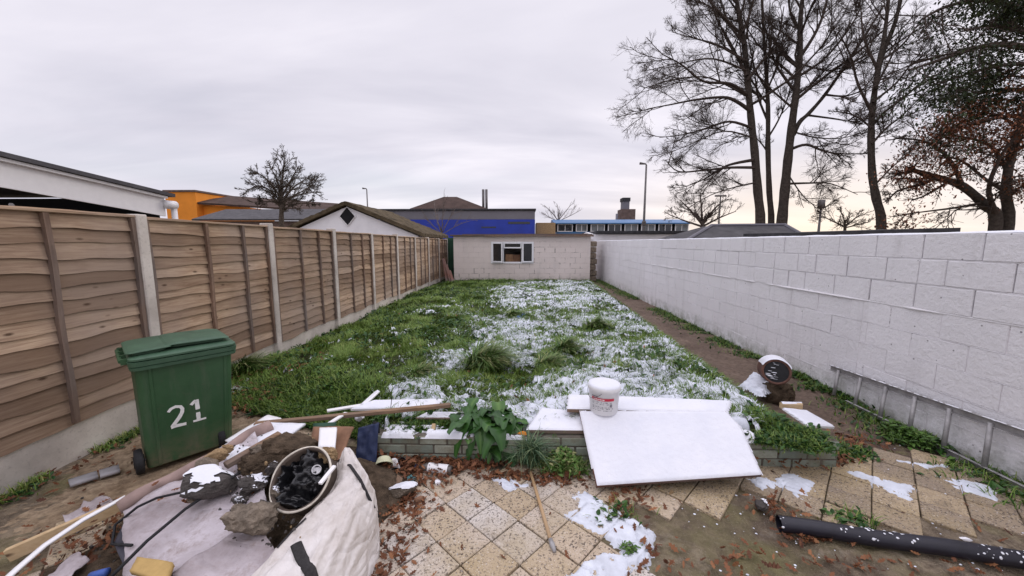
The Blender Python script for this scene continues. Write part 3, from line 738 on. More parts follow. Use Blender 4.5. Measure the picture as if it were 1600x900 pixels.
def leafquads(P, L, Wd, var, seed=0, pitch=(.1, 1.0), az=None):
    """pointed 6-vertex leaves, folded along the midrib"""
    r = np.random.default_rng(seed); n = len(P); az = r.uniform(0, 2*np.pi, n) if az is None else az; pt = r.uniform(*pitch, n)
    d = np.stack([np.cos(az)*np.cos(pt), np.sin(az)*np.cos(pt), np.sin(pt)], -1); s = np.stack([-np.sin(az), np.cos(az), np.zeros(n)], -1)
    nn = np.cross(s, d); V = np.zeros((n, 6, 3)); L = L[:, None]; Wd = Wd[:, None]
    droop = np.array([0, 0, -1.])*L*.25
    V[:, 0] = P; V[:, 1] = P+d*L*.4+s*Wd+nn*Wd*-.25; V[:, 2] = P+d*L*.8+s*Wd*.55+nn*Wd*-.2+droop*.6; V[:, 3] = P+d*L+droop; V[:, 4] = P+d*L*.8-s*Wd*.55+nn*Wd*-.2+droop*.6; V[:, 5] = P+d*L*.4-s*Wd+nn*Wd*-.25
    mid = (np.arange(n)*6)[:, None, None]
    F = np.concatenate([(mid+np.array([[0, 1, 2, 3]])[None]).reshape(-1, 4), (mid+np.array([[0, 3, 4, 5]])[None]).reshape(-1, 4)])
    return V.reshape(-1, 3), F, np.repeat(var, 6)
def grass():
    r = np.random.default_rng(3); Vs = []; Fs = []; As = []; Ms = []; b = 0
    def push(t, m=0):
        nonlocal b
        V, F, A = t; Vs.append(V); Fs.append(F+b); As.append(A); Ms.append(np.full(len(F), m)); b += len(V)
    for ya, yb, n, wmul in ((2.95, 5.2, 60000, 1.0), (5.2, 8.5, 56000, 1.4), (8.5, 15.9, 60000, 2.1)):
        x = r.uniform(-3.58, 3.1, n); y = r.uniform(ya, yb, n)
        h = lawn_h(x, y); ok = (x < LX(y)-.02) & (h > .015); x, y, h = x[ok], y[ok], h[ok]
        s = snow_amt(x, y); clump = fbm(x*3.2, y*3.2, 55)**1.3*1.15; fine = fbm(x*9, y*9, 58, 3)
        dens = np.clip(1.0-sst(-.25, .45, s)*.93, 0, 1)*sst(.25, .55, clump*.6+fine*.4)
        keep = r.random(len(x)) < dens; x, y, h, s, clump = x[keep], y[keep], h[keep], s[keep], clump[keep]; n = len(x)
        L = r.uniform(.04, .11, n)*(.35+1.6*clump)*(1+.1*wmul); lean = r.uniform(.25, 1.0, n)
        az = 2*np.pi*(fbm(x*2, y*2, 66)*2.2)+r.normal(0, .8, n)
        var = np.clip(.45*(1-fine_(x, y))+r.uniform(0, .55, n), 0, 1)
        push(blades(np.stack([x, y, h-.01], -1), L, r.uniform(.0028, .0055, n)*wmul, lean, var, seed=int(ya*10), az=az))
        # snow-laden blades bent flat, white (built in the same mesh, snow material)
        n = {2.95: 30000, 5.2: 28000, 8.5: 18000}[ya]
        x = r.uniform(-1.6, 3.1, n); y = r.uniform(ya, yb, n); h = lawn_h(x, y); s = snow_amt(x, y)
        ok = (x < LX(y)-.02) & (h > .015) & (s > -.45) & (s < .75+r.uniform(0, .6, n)); x, y, h, s = x[ok], y[ok], h[ok], s[ok]; n = len(x)
        white = r.random(n) < .11+.10*sst(0, .4, s)
        az = 2*np.pi*(fbm(x*1.5, y*1.5, 166)*2.2)+r.normal(0, .7, n)
        P = np.stack([x, y, h+.005+np.clip(s*.05, 0, .025)], -1)
        for m in (0, 1):
            q = white == bool(m)
            push(blades(P[q], r.uniform(.03, .11 if not m else .075, q.sum())*(1+.1*wmul), r.uniform(.003, .006, q.sum())*wmul*(1.5 if m else .8), r.uniform(.6, 1.15, q.sum()), r.uniform(0, .6, q.sum()), seed=3+m, az=az[q]), m)
    # low broad leaves through the green side: dandelion, dock, nettle
    n = 26000; x = r.uniform(-3.58, 2.9, n); y = 2.95+(r.random(n)**1.5)*12.8; h = lawn_h(x, y); s = snow_amt(x, y)
    ok = (x < LX(y)-.03) & (h > .015) & (r.random(n) < np.clip(.95-sst(-.5, .2, s), 0.05, 1)*sst(.36, .56, fbm(x*1.9, y*1.9, 12))); x, y, h = x[ok], y[ok], h[ok]; n = len(x)
    push(leafquads(np.stack([x, y, h+r.uniform(0, .06, n)], -1), r.uniform(.04, .11, n), r.uniform(.010, .026, n), r.uniform(.05, .75, n), 9, (0, 1.1)), 2)
    # strips of grass at the foot of the wall and fence, at the lawn's right edge and the yard's weeds
    def strip(n, fxy, L0, L1, w, m=0, leaf=False, var=(0, .8)):
        x, y, z = fxy(n); n = len(x); P = np.stack([x, y, z], -1)
        if leaf: push(leafquads(P, r.uniform(L0, L1, n), r.uniform(.3, .5, n)*w*10, r.uniform(*var, n), 4, (.0, 1.2)), m)
        else: push(blades(P, r.uniform(L0, L1, n), r.uniform(.6, 1.2, n)*w, r.uniform(.3, 1, n), r.uniform(*var, n), seed=n), m)
    def wallfoot(n):
        y = 2.3+r.random(n)**1.2*15; w = .10+.16*fbm(y*1.7, 0*y, 8); x = WX-.02-np.abs(r.normal(0, 1, n))*w; k = fbm(y*2.3, 0*y+4, 15) > np.where(y < 3.1, .58, .36)
        return x[k], y[k], yard_h(x, y)[k]+.01
    strip(9000, wallfoot, .04, .13, .005); strip(4500, wallfoot, .04, .10, .004, 2, True)
    def clump_at(cx, cy, rx, ry, z=0):
        return lambda n: (cx+r.normal(0, rx, n), cy+r.normal(0, ry, n), np.full(n, z))
    for u, v, rx, ry, n in ((1330, 622, .10, .16, 1100), (1300, 600, .09, .12, 700), (1440, 690, .05, .08, 220), (1260, 595, .05, .1, 300)):
        p = at(u, v); strip(n, clump_at(p.x, p.y, rx, ry, .01), .05, .16, .005); strip(n//2, clump_at(p.x, p.y, rx, ry, .03), .05, .11, .0045, 2, True)
    def edge(n):
        y = 3.0+r.random(n)**1.4*12; x = LX(y)-.06+r.normal(0, .07, n); k = fbm(y*2.7, 0*y+9, 31) > .42
        return x[k], y[k], np.maximum(lawn_h(x, y), yard_h(x, y))[k]
    strip(6000, edge, .04, .12, .005)
    def fencefoot(n):
        y = 1.9+r.random(n)*3.4; x = FX+.07+np.abs(r.normal(0, .06, n)); k = (fbm(y*3, 0*y, 18) > .42)
        return x[k], y[k], yard_h(x, y)[k]+.015
    strip(2600, fencefoot, .04, .10, .004, 0, False, (.3, 1)); strip(900, fencefoot, .03, .07, .004, 2, True)
    def lawnfront(n):   # tall grass hanging over the left front edge of the lawn
        x = r.uniform(-3.2, -1.3, n); y = 2.95+(-1.2-x)*.36+np.abs(r.normal(0, .35, n)); return x, y, np.maximum(lawn_h(x, y), yard_h(x, y)+.01)
    strip(5500, lawnfront, .06, .17, .005); strip(2200, lawnfront, .05, .11, .004, 2, True)
    for (u, v, n) in ((1200, 688, 350), (1235, 692, 350), (1270, 696, 400), (1290, 700, 300), (1225, 712, 200), (1262, 716, 200), (1195, 655, 500), (1225, 672, 700), (1260, 680, 500), (1300, 702, 600), (1325, 706, 400), (640, 668, 600), (700, 662, 500), (665, 664, 500), (610, 655, 300), (725, 660, 300), (870, 668, 200), (1090, 640, 120), (960, 800, 60), (1330, 812, 60), (350, 620, 500), (400, 600, 400)):
        p = at(u, v, .22 if 600 < u < 1290 and v < 700 else .02); z = p.z-.02
        strip(n, clump_at(p.x, p.y, .07, .05, z), .04, .12, .004); strip(n//2, clump_at(p.x, p.y, .07, .05, z+.02), .03, .08, .004, 2, True)
    V = np.concatenate(Vs); F = np.concatenate(Fs); A = np.concatenate(As); m = np.concatenate(Ms)
    props(mk('grass', V, F, [M['grass'], M['thin_snow'], M['dock']], mi=m, attrs={'var': A}), kind='stuff')
def fine_(x, y): return fbm(np.asarray(x)*4, np.asarray(y)*4, 158, 3)
grass()

def tussock(u, v, rad, hgt, n, label, z=.17, wmul=1.0, hue=(0, .9)):
    p = at(u, v, z); p.z = float(lawn_h(p.x, p.y))-.02; r = np.random.default_rng(int(u*7+v))
    a = r.uniform(0, 2*np.pi, n); q = np.sqrt(r.random(n))*rad*.62
    P = np.stack([p.x+np.cos(a)*q, p.y+np.sin(a)*q, np.full(n, p.z)+.3*hgt*(1-(q/rad)**2)], -1)
    bias = r.uniform(-1.2, -.3); dx = np.cos(a)*q/rad+.55*math.cos(bias); dy = np.sin(a)*q/rad+.35*math.sin(bias)
    tuf = vnoise(P[:, 0]*14, P[:, 1]*14, int(u)); keep = r.random(n) < .35+.65*tuf; az = np.arctan2(dy, dx)+r.normal(0, .55, n)
    LL = r.uniform(.35, 1.2, n)*hgt*1.3*(.55+.8*tuf); P, az, LL, q = P[keep], az[keep], LL[keep], q[keep]; n = len(P)
    V, F, A = blades(P, LL, r.uniform(.004, .010, n)*wmul, .35+.75*q/(rad*.62)*r.uniform(.6, 1.2, n), np.clip(r.uniform(*hue, n)+.5*(r.random(n) < .12), 0, 1), seed=n, az=az, segs=4)
    o = mk('grass_tussock', V, F, M['tuft'], attrs={'var': A}); props(o, label, 'grass', 'tussocks of tall grass on the lawn')
tussock(757, 580, .30, .27, 2600, 'largest tall green grass tussock, directly behind the snowy brick wall plant')
tussock(932, 515, .22, .18, 1000, 'round green tussock farther back, alone amid the white snow', wmul=1.3)
tussock(858, 578, .24, .15, 1100, 'low dull green tussock just right of the largest one')
tussock(884, 556, .24, .17, 1100, 'green tussock in the snow behind the low dull one, left of the bucket', wmul=1.1)
tussock(655, 590, .20, .14, 900, 'bright green ragged tussock at the right edge of the green lawn half')
tussock(802, 498, .22, .15, 700, 'small far tussock in the middle of the lawn beside the blue scrap', wmul=1.5)
tussock(385, 588, .22, .26, 1100, 'bright green grass clump against the fence foot behind the bin', z=.04)

# ------------------------------------------------------------------ weeds in front of the brick wall
def dock_plant():
    p = at(765, 700, .05); root = thing('broad_leaf_plant', 'large dark green broad-leaved weed growing over the low brick wall', 'plant', (p.x, p.y, 0))
    r = np.random.default_rng(8); mb = MB(); stems = MB()
    def leaf(base, az, L, Wd, rise, droop, var):
        d = Vector((math.cos(az), math.sin(az), 0)); s = Vector((-d.y, d.x, 0)); n = 8; V = []; tint = []
        pts = []
        for i in range(n+1):
            t = i/n; c = Vector(base)+d*(L*t*(1-.15*t))+Vector((0, 0, rise*math.sin(t*1.7)-droop*t*t)); pts.append(c)
            w = Wd*math.sin(math.pi*(t*.93+.03))**.7*(1-.25*t)+.002; wav = .012*math.sin(t*14+az*3)
            V += [c-s*w+Vector((0, 0, .2*w+wav)), c-s*w*.5+Vector((0, 0, .14*w)), c, c+s*w*.5+Vector((0, 0, .14*w)), c+s*w+Vector((0, 0, .2*w-wav))]; tint += [var, var, min(1, var+.3), var, var]
        F = [(i*5+k, i*5+k+1, i*5+6+k, i*5+5+k) for i in range(n) for k in range(4)]
        mb.add(V, F, 0, tint)
        if L > .2: stems.tube([base, pts[1], pts[2]], [.006, .005, .002], 5)
    for i in range(90):
        az = r.uniform(0, 2*math.pi); k = r.random()
        bx = p.x+r.normal(0, .11); by = p.y+.02+r.normal(0, .05); bz = r.uniform(.06, .33)
        leaf((bx, by, bz), az, r.uniform(.18, .34), r.uniform(.04, .075), r.uniform(.05, .13), r.uniform(.04, .2), r.uniform(0, .75))
    for i in range(20):
        az = r.uniform(math.pi, 2*math.pi); leaf((p.x+r.normal(-.02, .12), p.y+.03, r.uniform(.22, .36)), az, r.uniform(.18, .30), .06, .06, r.uniform(.2, .34), r.uniform(.05, .6))
    for k in range(5):
        m5 = MB(); m5.tube([(p.x+R.uniform(-.1, .1), p.y+R.uniform(-.05, .05), 0), (p.x+R.uniform(-.1, .1), p.y, .12), (p.x+R.uniform(-.12, .12), p.y, .25)], [.008, .007, .004], 6); m5.build('stem', M['strap'], root, smooth=True)
    mb.add(stems.v, stems.f, 1, .3); mb.build('leaves', [M['dock'], M['strap']], root, smooth=True)
    sn = MB()
    for k in range(16):
        a, b, c = p.x+R.gauss(0, .12), p.y+R.gauss(.05, .05), R.uniform(.30, .35)
        sn.lathe([(.001, .008), (.012, .006), (.02, 0), (.001, -.004)], 7, 0, Matrix.Translation((a, b, c)) @ Matrix.Diagonal((R.uniform(.8, 2), R.uniform(.6, 1.2), 1, 1)))
    props(sn.build('snow_dusting', M['snow'], root, smooth=True), kind='stuff')
dock_plant()
def strappy(u, v, n, L, label, mat='strap', sx=.06):
    p = at(u, v, .03); r = np.random.default_rng(n); az = r.uniform(0, 2*np.pi, n)
    P = np.stack([p.x+r.normal(0, sx*.6, n), p.y+r.normal(0, .03, n), np.full(n, .02)+r.uniform(0, .12, n)], -1)
    V, F, A = blades(P, r.uniform(.6, 1.1, n)*L, r.uniform(.003, .006, n), r.uniform(.35, 1.0, n), r.uniform(0, 1, n), 1.15, n, az, 5)
    props(mk('strappy_plant', V, F, M[mat], attrs={'var': A}), label, 'plant')
strappy(828, 728, 330, .30, 'arching grey-green strap-leaved plant beside the top of the wooden handle')
def lowweeds(u, v, sx, sy, n, hgt, label, z=.0, var=(0, 1), big=1.0):
    p = at(u, v, z); r = np.random.default_rng(n+int(u)); x = p.x+r.normal(0, sx, n); y = p.y+r.normal(0, sy, n)
    zz = z+r.uniform(0, 1, n)*hgt*np.exp(-((x-p.x)/sx/1.6)**2)
    V1, F1, A1 = leafquads(np.stack([x, y, zz], -1), r.uniform(.02, .055, n)*big, r.uniform(.008, .017, n)*big, r.uniform(*var, n), n, (-.2, .9))
    V2, F2, A2 = blades(np.stack([x, y, zz*.3+z*.7], -1)[::2], r.uniform(.5, 1.2, len(x[::2]))*hgt, r.uniform(.002, .004, len(x[::2])), r.uniform(.3, 1, len(x[::2])), r.uniform(*var, len(x[::2])), 1, n)
    props(mk('weed_clump', np.concatenate([V1, V2]), np.concatenate([F1, F2+len(V1)]), M['tuft'], attrs={'var': np.concatenate([A1, A2])}), label, 'weeds')
lowweeds(880, 735, .085, .05, 1000, .16, 'low yellow-green leafy weeds between strappy plant and snowy board', .0, (.2, 1))
lowweeds(912, 705, .04, .05, 260, .2, 'dark trailing weeds against the left edge of the snowy board', .0, (0, .4))
lowweeds(703, 712, .045, .02, 240, .09, 'small dark weeds at the wall foot left of the broad-leaved plant', .0, (0, .6))
lowweeds(1420, 690, .06, .10, 420, .12, 'leafy weeds sprouting through the middle of the ladder', .0, (0, .7), 1.3)
lowweeds(1540, 712, .03, .10, 260, .1, 'leafy weeds sprouting through the near end of the ladder', .0, (0, .6), 1.2)
lowweeds(985, 860, .03, .02, 60, .035, 'tiny weed in the joint between snowy slabs', .01, (.1, .6), .7)

# ------------------------------------------------------------------ leaf litter
def litter():
    r = np.random.default_rng(41); P = []
    def spot(u, v, sx, sy, n, z=.015, zs=.012): 
        p = at(u, v); P.extend(zip(p.x+r.normal(0, sx, n), p.y+r.normal(0, sy, n), z+np.abs(r.normal(0, zs, n))))
    spot(650, 735, .22, .10, 620, zs=.03); spot(720, 725, .25, .05, 420, zs=.02); spot(630, 790, .10, .12, 240); spot(860, 752, .12, .05, 160)
    spot(800, 748, .15, .03, 120); spot(600, 720, .1, .1, 200, zs=.04); spot(690, 730, .2, .05, 240, zs=.02)
    spot(1210, 800, .08, .06, 60); spot(1260, 845, .09, .03, 45); spot(1180, 875, .10, .05, 25); spot(1330, 885, .12, .03, 22); spot(1100, 890, .15, .05, 25)
    spot(1500, 890, .3, .05, 25); spot(1220, 722, .2, .05, 330, .02, .045); spot(1270, 716, .12, .05, 160, .02, .05); spot(1290, 720, .1, .06, 120); spot(1330, 690, .10, .1, 90); spot(985, 770, .08, .1, 60); spot(965, 800, .05, .06, 30); spot(1000, 850, .1, .1, 26)
    spot(250, 660, .25, .1, 90); spot(120, 740, .3, .25, 120); spot(150, 850, .2, .15, 160, .04); spot(230, 830, .14, .12, 120, .1, .04); spot(600, 880, .1, .12, 130); spot(290, 850, .12, .08, 7, .31, .003); spot(360, 850, .1, .05, 5, .33, .003)
    spot(370, 640, .3, .2, 150, .03); spot(430, 600, .4, .4, 120, .06, .03); spot(560, 850, .12, .12, 40); spot(1330, 620, .12, .5, 70)
    n = 55; P.extend(zip(r.uniform(-.9, 3.4, n), r.uniform(1.6, 2.8, n), np.full(n, .02)))
    n = 120; P.extend(zip(r.uniform(-3.4, 2.2, n), r.uniform(3.2, 9, n), np.full(n, .2)))
    V = []; F = []; A = []; out = [(0, 0), (.10, .03), (.2, .16), (.32, .09), (.45, .25), (.56, .12), (.70, .22), (.80, .09), (1, .0)]
    for (x, y, z) in P:
        if y > 3.1 and x < LX(y): z = float(lawn_h(x, y))+.03+r.random()*.05
        L = r.uniform(.035, .075); e = Euler((r.normal(0, .45), r.normal(0, .45), r.uniform(0, 6.28))).to_matrix(); cu = r.uniform(-.5, .9); b = len(V); w = r.uniform(.7, 1.1); va = min(1, max(0, r.normal(.5, .28)))
        for side in (1, -1):
            for px, py in out:
                q = e @ Vector(((px-.5)*L, side*py*w*L, (abs(py)*cu*1.2+(px-.5)**2*cu)*L)); V.append((x+q.x, y+q.y, max(z+q.z, .006))); A.append(va)
        k = len(out)
        for i in range(k-1):
            F.append((b+i, b+i+1, b+k+i+1, b+k+i))
    props(mk('fallen_leaves', V, F, M['litter'], attrs={'var': A}), kind='stuff')
litter()

# ------------------------------------------------------------------ green wheelie bin
def rrect(hx, hy, r, z, cx=0, n=5):
    P = []
    for k, (sx, sy) in enumerate(((1, 1), (-1, 1), (-1, -1), (1, -1))):
        for i in range(n+1):
            an = math.pi/2*(k+i/n); P.append((cx+sx*(hx-r)+r*math.cos(an), sy*(hy-r)+r*math.sin(an), z))
    return P
def loft(mb, rings, m=0, cap0=True, cap1=True):
    n = len(rings[0]); V = [p for r in rings for p in r]; F = []
    for i in range(len(rings)-1):
        for k in range(n): F.append((i*n+k, i*n+(k+1) % n, (i+1)*n+(k+1) % n, (i+1)*n+k))
    if cap0: F.append(tuple(range(n-1, -1, -1)))
    if cap1: F.append(tuple((len(rings)-1)*n+k for k in range(n)))
    mb.add(V, F, m)
def wheelie_bin():
    root = thing('wheelie_bin', 'dark green wheelie bin painted with a white 21 beside the fence', 'bin', (-2.82, 2.86, .015), math.radians(50.5)); root.scale = (1, 1, .93)
    mb = MB(); rings = []
    for t in (0, .015, .05, .3, .6, .9, .97):
        z = .03+.90*t; hx = .262+.028*t - (.015 if t == 0 else 0); hy = .225+.055*t - (.015 if t == 0 else 0)
        rings.append(rrect(hx, hy, .035+.02*t, z, .0+.02*t))
    loft(mb, rings); mb.build('body', M['bin'], root, local=True)
    ribs = MB()
    for x in (-.19, .215):
        V = []; 
        for t in (0.03, .95):
            z = .03+.9*t; y = -(.225+.055*t); xx = x*(1+.11*t)+.02*t
            V += [(xx-.012, y+.002, z), (xx-.008, y-.006, z), (xx+.008, y-.006, z), (xx+.012, y+.002, z)]
        ribs.add(V, [(0, 1, 5, 4), (1, 2, 6, 5), (2, 3, 7, 6), (4, 5, 6, 7), (3, 2, 1, 0)])
    ribs.build('rib', M['bin'], root, local=True)
    rim = MB(); loft(rim, [rrect(.292, .285, .05, .875, .02), rrect(.312, .305, .055, .88, .02), rrect(.316, .309, .055, .905, .02), rrect(.308, .301, .055, .91, .02), rrect(.316, .313, .055, .915, .02), rrect(.320, .317, .055, .95, .02), rrect(.30, .295, .05, .953, .02)], 0)
    rim.build('rim', M['bin_lid'], root, local=True)
    lid = MB(); loft(lid, [rrect(.305, .305, .06, .956, .02), rrect(.316, .316, .06, .96, .02), rrect(.316, .316, .06, .974, .02), rrect(.305, .305, .06, .982, .02), rrect(.27, .27, .06, .988, .02), rrect(.23, .23, .06, .992, .02)], 0)
    lo = lid.build('lid', M['bin_lid'], root, smooth=False, local=True)
    pads = MB()
    def pad(cx, hx, hy, z0, th, arch, tilt):
        rs = []
        for k, (gx, zz) in enumerate(((-.03, -.022), (-.03, -.002), (0, 0), (.004, th*.5), (0, th), (-.02, th+.004), (-.06, th+.006))):
            ring = rrect(max(.02, hx+gx), max(.02, hy+gx), .05, 0, 0, 6)
            rs.append([(cx+x, y, z0+zz+tilt*x+arch*(1-(x/hx)**2)*(1 if zz >= 0 else .6)) for x, y, _ in ring])
        loft(pads, rs)
    pad(-.175, .125, .255, 1.012, .010, .004, .05); pad(.105, .20, .235, 1.016, .010, .016, -.03)
    pads.build('raised_panel', M['bin_lid'], lo, smooth=False, local=True)
    h = MB(); h.tube([(-.33, -.22, .955), (-.33, .22, .955)], .012, 8)
    for y in (-.22, -.08, .08, .22): h.box(-.33, -.29, y-.012, y+.012, .93, .975)
    h.build('handle', M['bin'], root, local=True)
    for s in (-1, 1):
        w = MB(); Mx = Matrix.Translation((-.30 if s < 0 else .19, -.165, .10)) @ Euler((0, math.pi/2, 0)).to_matrix().to_4x4()
        w.lathe([(.001, -.025), (.075, -.025), (.095, -.022), (.10, -.012), (.10, .012), (.095, .022), (.075, .025), (.001, .025)], 26, 0, Mx)
        wo = w.build('wheel', M['black_rubber'], root, local=True)
        hub = MB(); hub.lathe([(.001, -.03), (.045, -.03), (.05, -.026), (.05, .026), (.045, .03), (.001, .03)], 16, 0, Mx); hub.build('hub', M['black_rubber'], wo, local=True)
    ax = MB(); ax.tube([(-.30, -.165, .10), (.19, -.165, .10)], .012, 8); ax.build('axle', M['steel'], root, local=True)
    # hand-painted 21, stencil-like brush strokes lying on the sloping side
    def face(x, z): t = (z-.03)/.9; return (x, -(.225+.055*t)-.003, z)
    d = MB()
    def stroke(pts, w0, w1):
        n = len(pts); V = []
        for i, (x, z) in enumerate(pts):
            a = Vector(pts[max(i-1, 0)]); b = Vector(pts[min(i+1, n-1)]); t = (b-a).normalized(); nn = Vector((-t.y, t.x)); w = (w0+(w1-w0)*i/(n-1))*R.uniform(.88, 1.12)
            V += [face(x+nn.x*w, z+nn.y*w), face(x-nn.x*w, z-nn.y*w)]
        k = len(V); V += [(p[0], p[1]+.002, p[2]) for p in V]
        F = [(2*i, 2*i+1, 2*i+3, 2*i+2) for i in range(n-1)]
        F += [(2*i, 2*i+2, k+2*i+2, k+2*i) for i in range(n-1)] + [(2*i+1, k+2*i+1, k+2*i+3, 2*i+3) for i in range(n-1)]
        d.add(V, F)
    zc = .425; x0 = -.066
    pts = [(-.052, .055), (-.035, .078), (-.008, .088), (.020, .078), (.030, .055), (.026, .025), (.008, -.012), (-.014, -.045), (-.034, -.074)]
    stroke([(x0+x, zc+z) for x, z in pts], .010, .012); stroke([(x0-.046+i*.018, zc-.083+.002*math.sin(i)) for i in range(6)], .014, .012)
    x1 = .048
    stroke([(x1+.004+.0005*i, zc+.105-.018*i) for i in range(6)], .013, .014); stroke([(x1+.006, zc-.012-.016*i) for i in range(5)], .012, .013)
    stroke([(x1-.032, zc+.068), (x1-.02, zc+.082), (x1+.0, zc+.095)], .010, .014); stroke([(x1-.028+i*.02, zc-.084) for i in range(5)], .009, .009)
    d.build('number', M['white_paint'], root, local=True)
wheelie_bin()

# ------------------------------------------------------------------ sheets, rocks and rods for the rubbish
def sheet(name, label, cat, c4, th, amp, mat, n=22, seed=1, lift=None, group=None, parent=None, m=None, wavy=1.6):
    P = [Vector(p) if not isinstance(p, tuple) else at(*p) for p in c4]
    nrm = (P[1]-P[0]).cross(P[3]-P[0]).normalized()
    if nrm.z < 0: nrm = -nrm
    V = []
    for top in (0, 1):
        for i in range(n+1):
            for j in range(n+1):
                s, t = i/n, j/n
                p = (P[0]*(1-s)+P[1]*s)*(1-t)+(P[3]*(1-s)+P[2]*s)*t
                w = (float(fbm(s*wavy*3+seed*7, t*wavy*3+seed*3, seed, 3))-.5)*2*amp
                if lift: w += lift(s, t)
                p = p+nrm*(w+top*th)
                p = p+(P[1]-P[0]).normalized()*((float(fbm(t*6+seed, 3*seed, seed+4))-.5)*amp)
                V.append(p)
    k = (n+1)*(n+1); F = []
    for i in range(n):
        for j in range(n):
            a = i*(n+1)+j; q = [a, a+n+1, a+n+2, a+1]; F.append(tuple(q[::-1])); F.append(tuple(x+k for x in q))
    ring = [i*(n+1) for i in range(n+1)]+[n*(n+1)+j for j in range(1, n+1)]+[i*(n+1)+n for i in range(n-1, -1, -1)]+[j for j in range(n-1, 0, -1)]
    for i in range(len(ring)): a, b = ring[i], ring[(i+1) % len(ring)]; F.append((a, b, b+k, a+k))
    o = mk(name, V, F, mat, parent, smooth=True); 
    mod = None
    return props(o, label, cat, group) if label else o
def rock(name, label, cat, c, d, rot, mat, seed, planes=9, snow=0.0, rough=.10, group=None, sub=4):
    bm = bmesh.new(); bmesh.ops.create_icosphere(bm, subdivisions=sub, radius=1); rr = random.Random(seed)
    pl = [(Vector((rr.gauss(0, 1), rr.gauss(0, 1), rr.gauss(0, 1))).normalized(), rr.uniform(.5, .85)) for _ in range(planes)]
    rm = Euler(rot).to_matrix(); V = []
    for v in bm.verts:
        p = v.co.copy()
        for nn, dd in pl:
            q = p.dot(nn)
            if q > dd: p -= nn*(q-dd)*.93
        f = 1+rough*(float(fbm(p.x*2.6+seed, p.y*2.6+p.z*1.7, seed, 4))-.5)*2 + rough*.6*(float(fbm(p.x*9+seed, p.y*9+p.z*7, seed+3, 3))-.5)*2
        V.append(rm @ Vector((p.x*f*d[0], p.y*f*d[1], p.z*f*d[2])) + Vector(c))
    F = [[v.index for v in f.verts] for f in bm.faces]; bm.free()
    o = props(mk(name, V, F, mat), label, cat, group)
    if snow:
        cv = {}; SV = []; SF = []
        for f in F:
            a, b, cc = (V[i] for i in f); n = (b-a).cross(cc-a).normalized(); ct = (a+b+cc)/3
            if n.z > .62 and float(fbm(ct.x*9, ct.y*9, seed+8, 3)) > 1-snow-.02:
                for i in f:
                    if i not in cv: cv[i] = len(SV); SV.append(V[i]+Vector((0, 0, .009)))
                SF.append([cv[i] for i in f])
        if SF: mk('snow_cap', SV, SF, M['snow'], o, smooth=True)
    return o
def rod(name, label, cat, pts, r, mat, n=8, flat=1.0, group=None):
    mb = MB(); mb.tube([at(*p) if isinstance(p, tuple) else p for p in pts], r, n, flat=flat)
    return props(mk(name, mb.v, mb.f, mat, None, n > 6, None, {'var': [.2]*len(mb.v)}), label, cat, group)
def bar(name, label, cat, a, b, w, h, mat, roll=0, group=None, snow=False):
    """straight batten from a to b, w wide, h high"""
    a = at(*a) if isinstance(a, tuple) else a; b = at(*b) if isinstance(b, tuple) else b
    ax = (b-a).normalized(); s = ax.cross(Vector((0, 0, 1))).normalized(); u = s.cross(ax)
    s, u = s*math.cos(roll)+u*math.sin(roll), u*math.cos(roll)-s*math.sin(roll)
    Mx = Matrix((( s.x, ax.x, u.x, a.x), (s.y, ax.y, u.y, a.y), (s.z, ax.z, u.z, a.z), (0, 0, 0, 1)))
    mb = MB(); mb.bbox(-w/2, w/2, 0, (b-a).length, -h/2, h/2, min(w, h)*.12, 0, .1, Mx)
    o = props(mk(name, mb.v, mb.f, mat, None, False, None, {'var': mb.a}), label, cat, group)
    if snow:
        k = 30; V = []
        for i in range(k+1):
            y = (b-a).length*i/k; t = .007+.01*float(fbm(y*9, 1, 3)); q = w/2*(.9 if fbm(y*5, 2, 8) > .4 else .3)
            V += [Mx @ Vector((-q, y, h/2-.002)), Mx @ Vector((0, y, h/2+t)), Mx @ Vector((q, y, h/2-.002))]
        mk('snow_cover', V, [(i*3+j, i*3+j+1, i*3+4+j, i*3+3+j) for i in range(k) for j in range(2)], M['snow'], o, smooth=True)
    return o

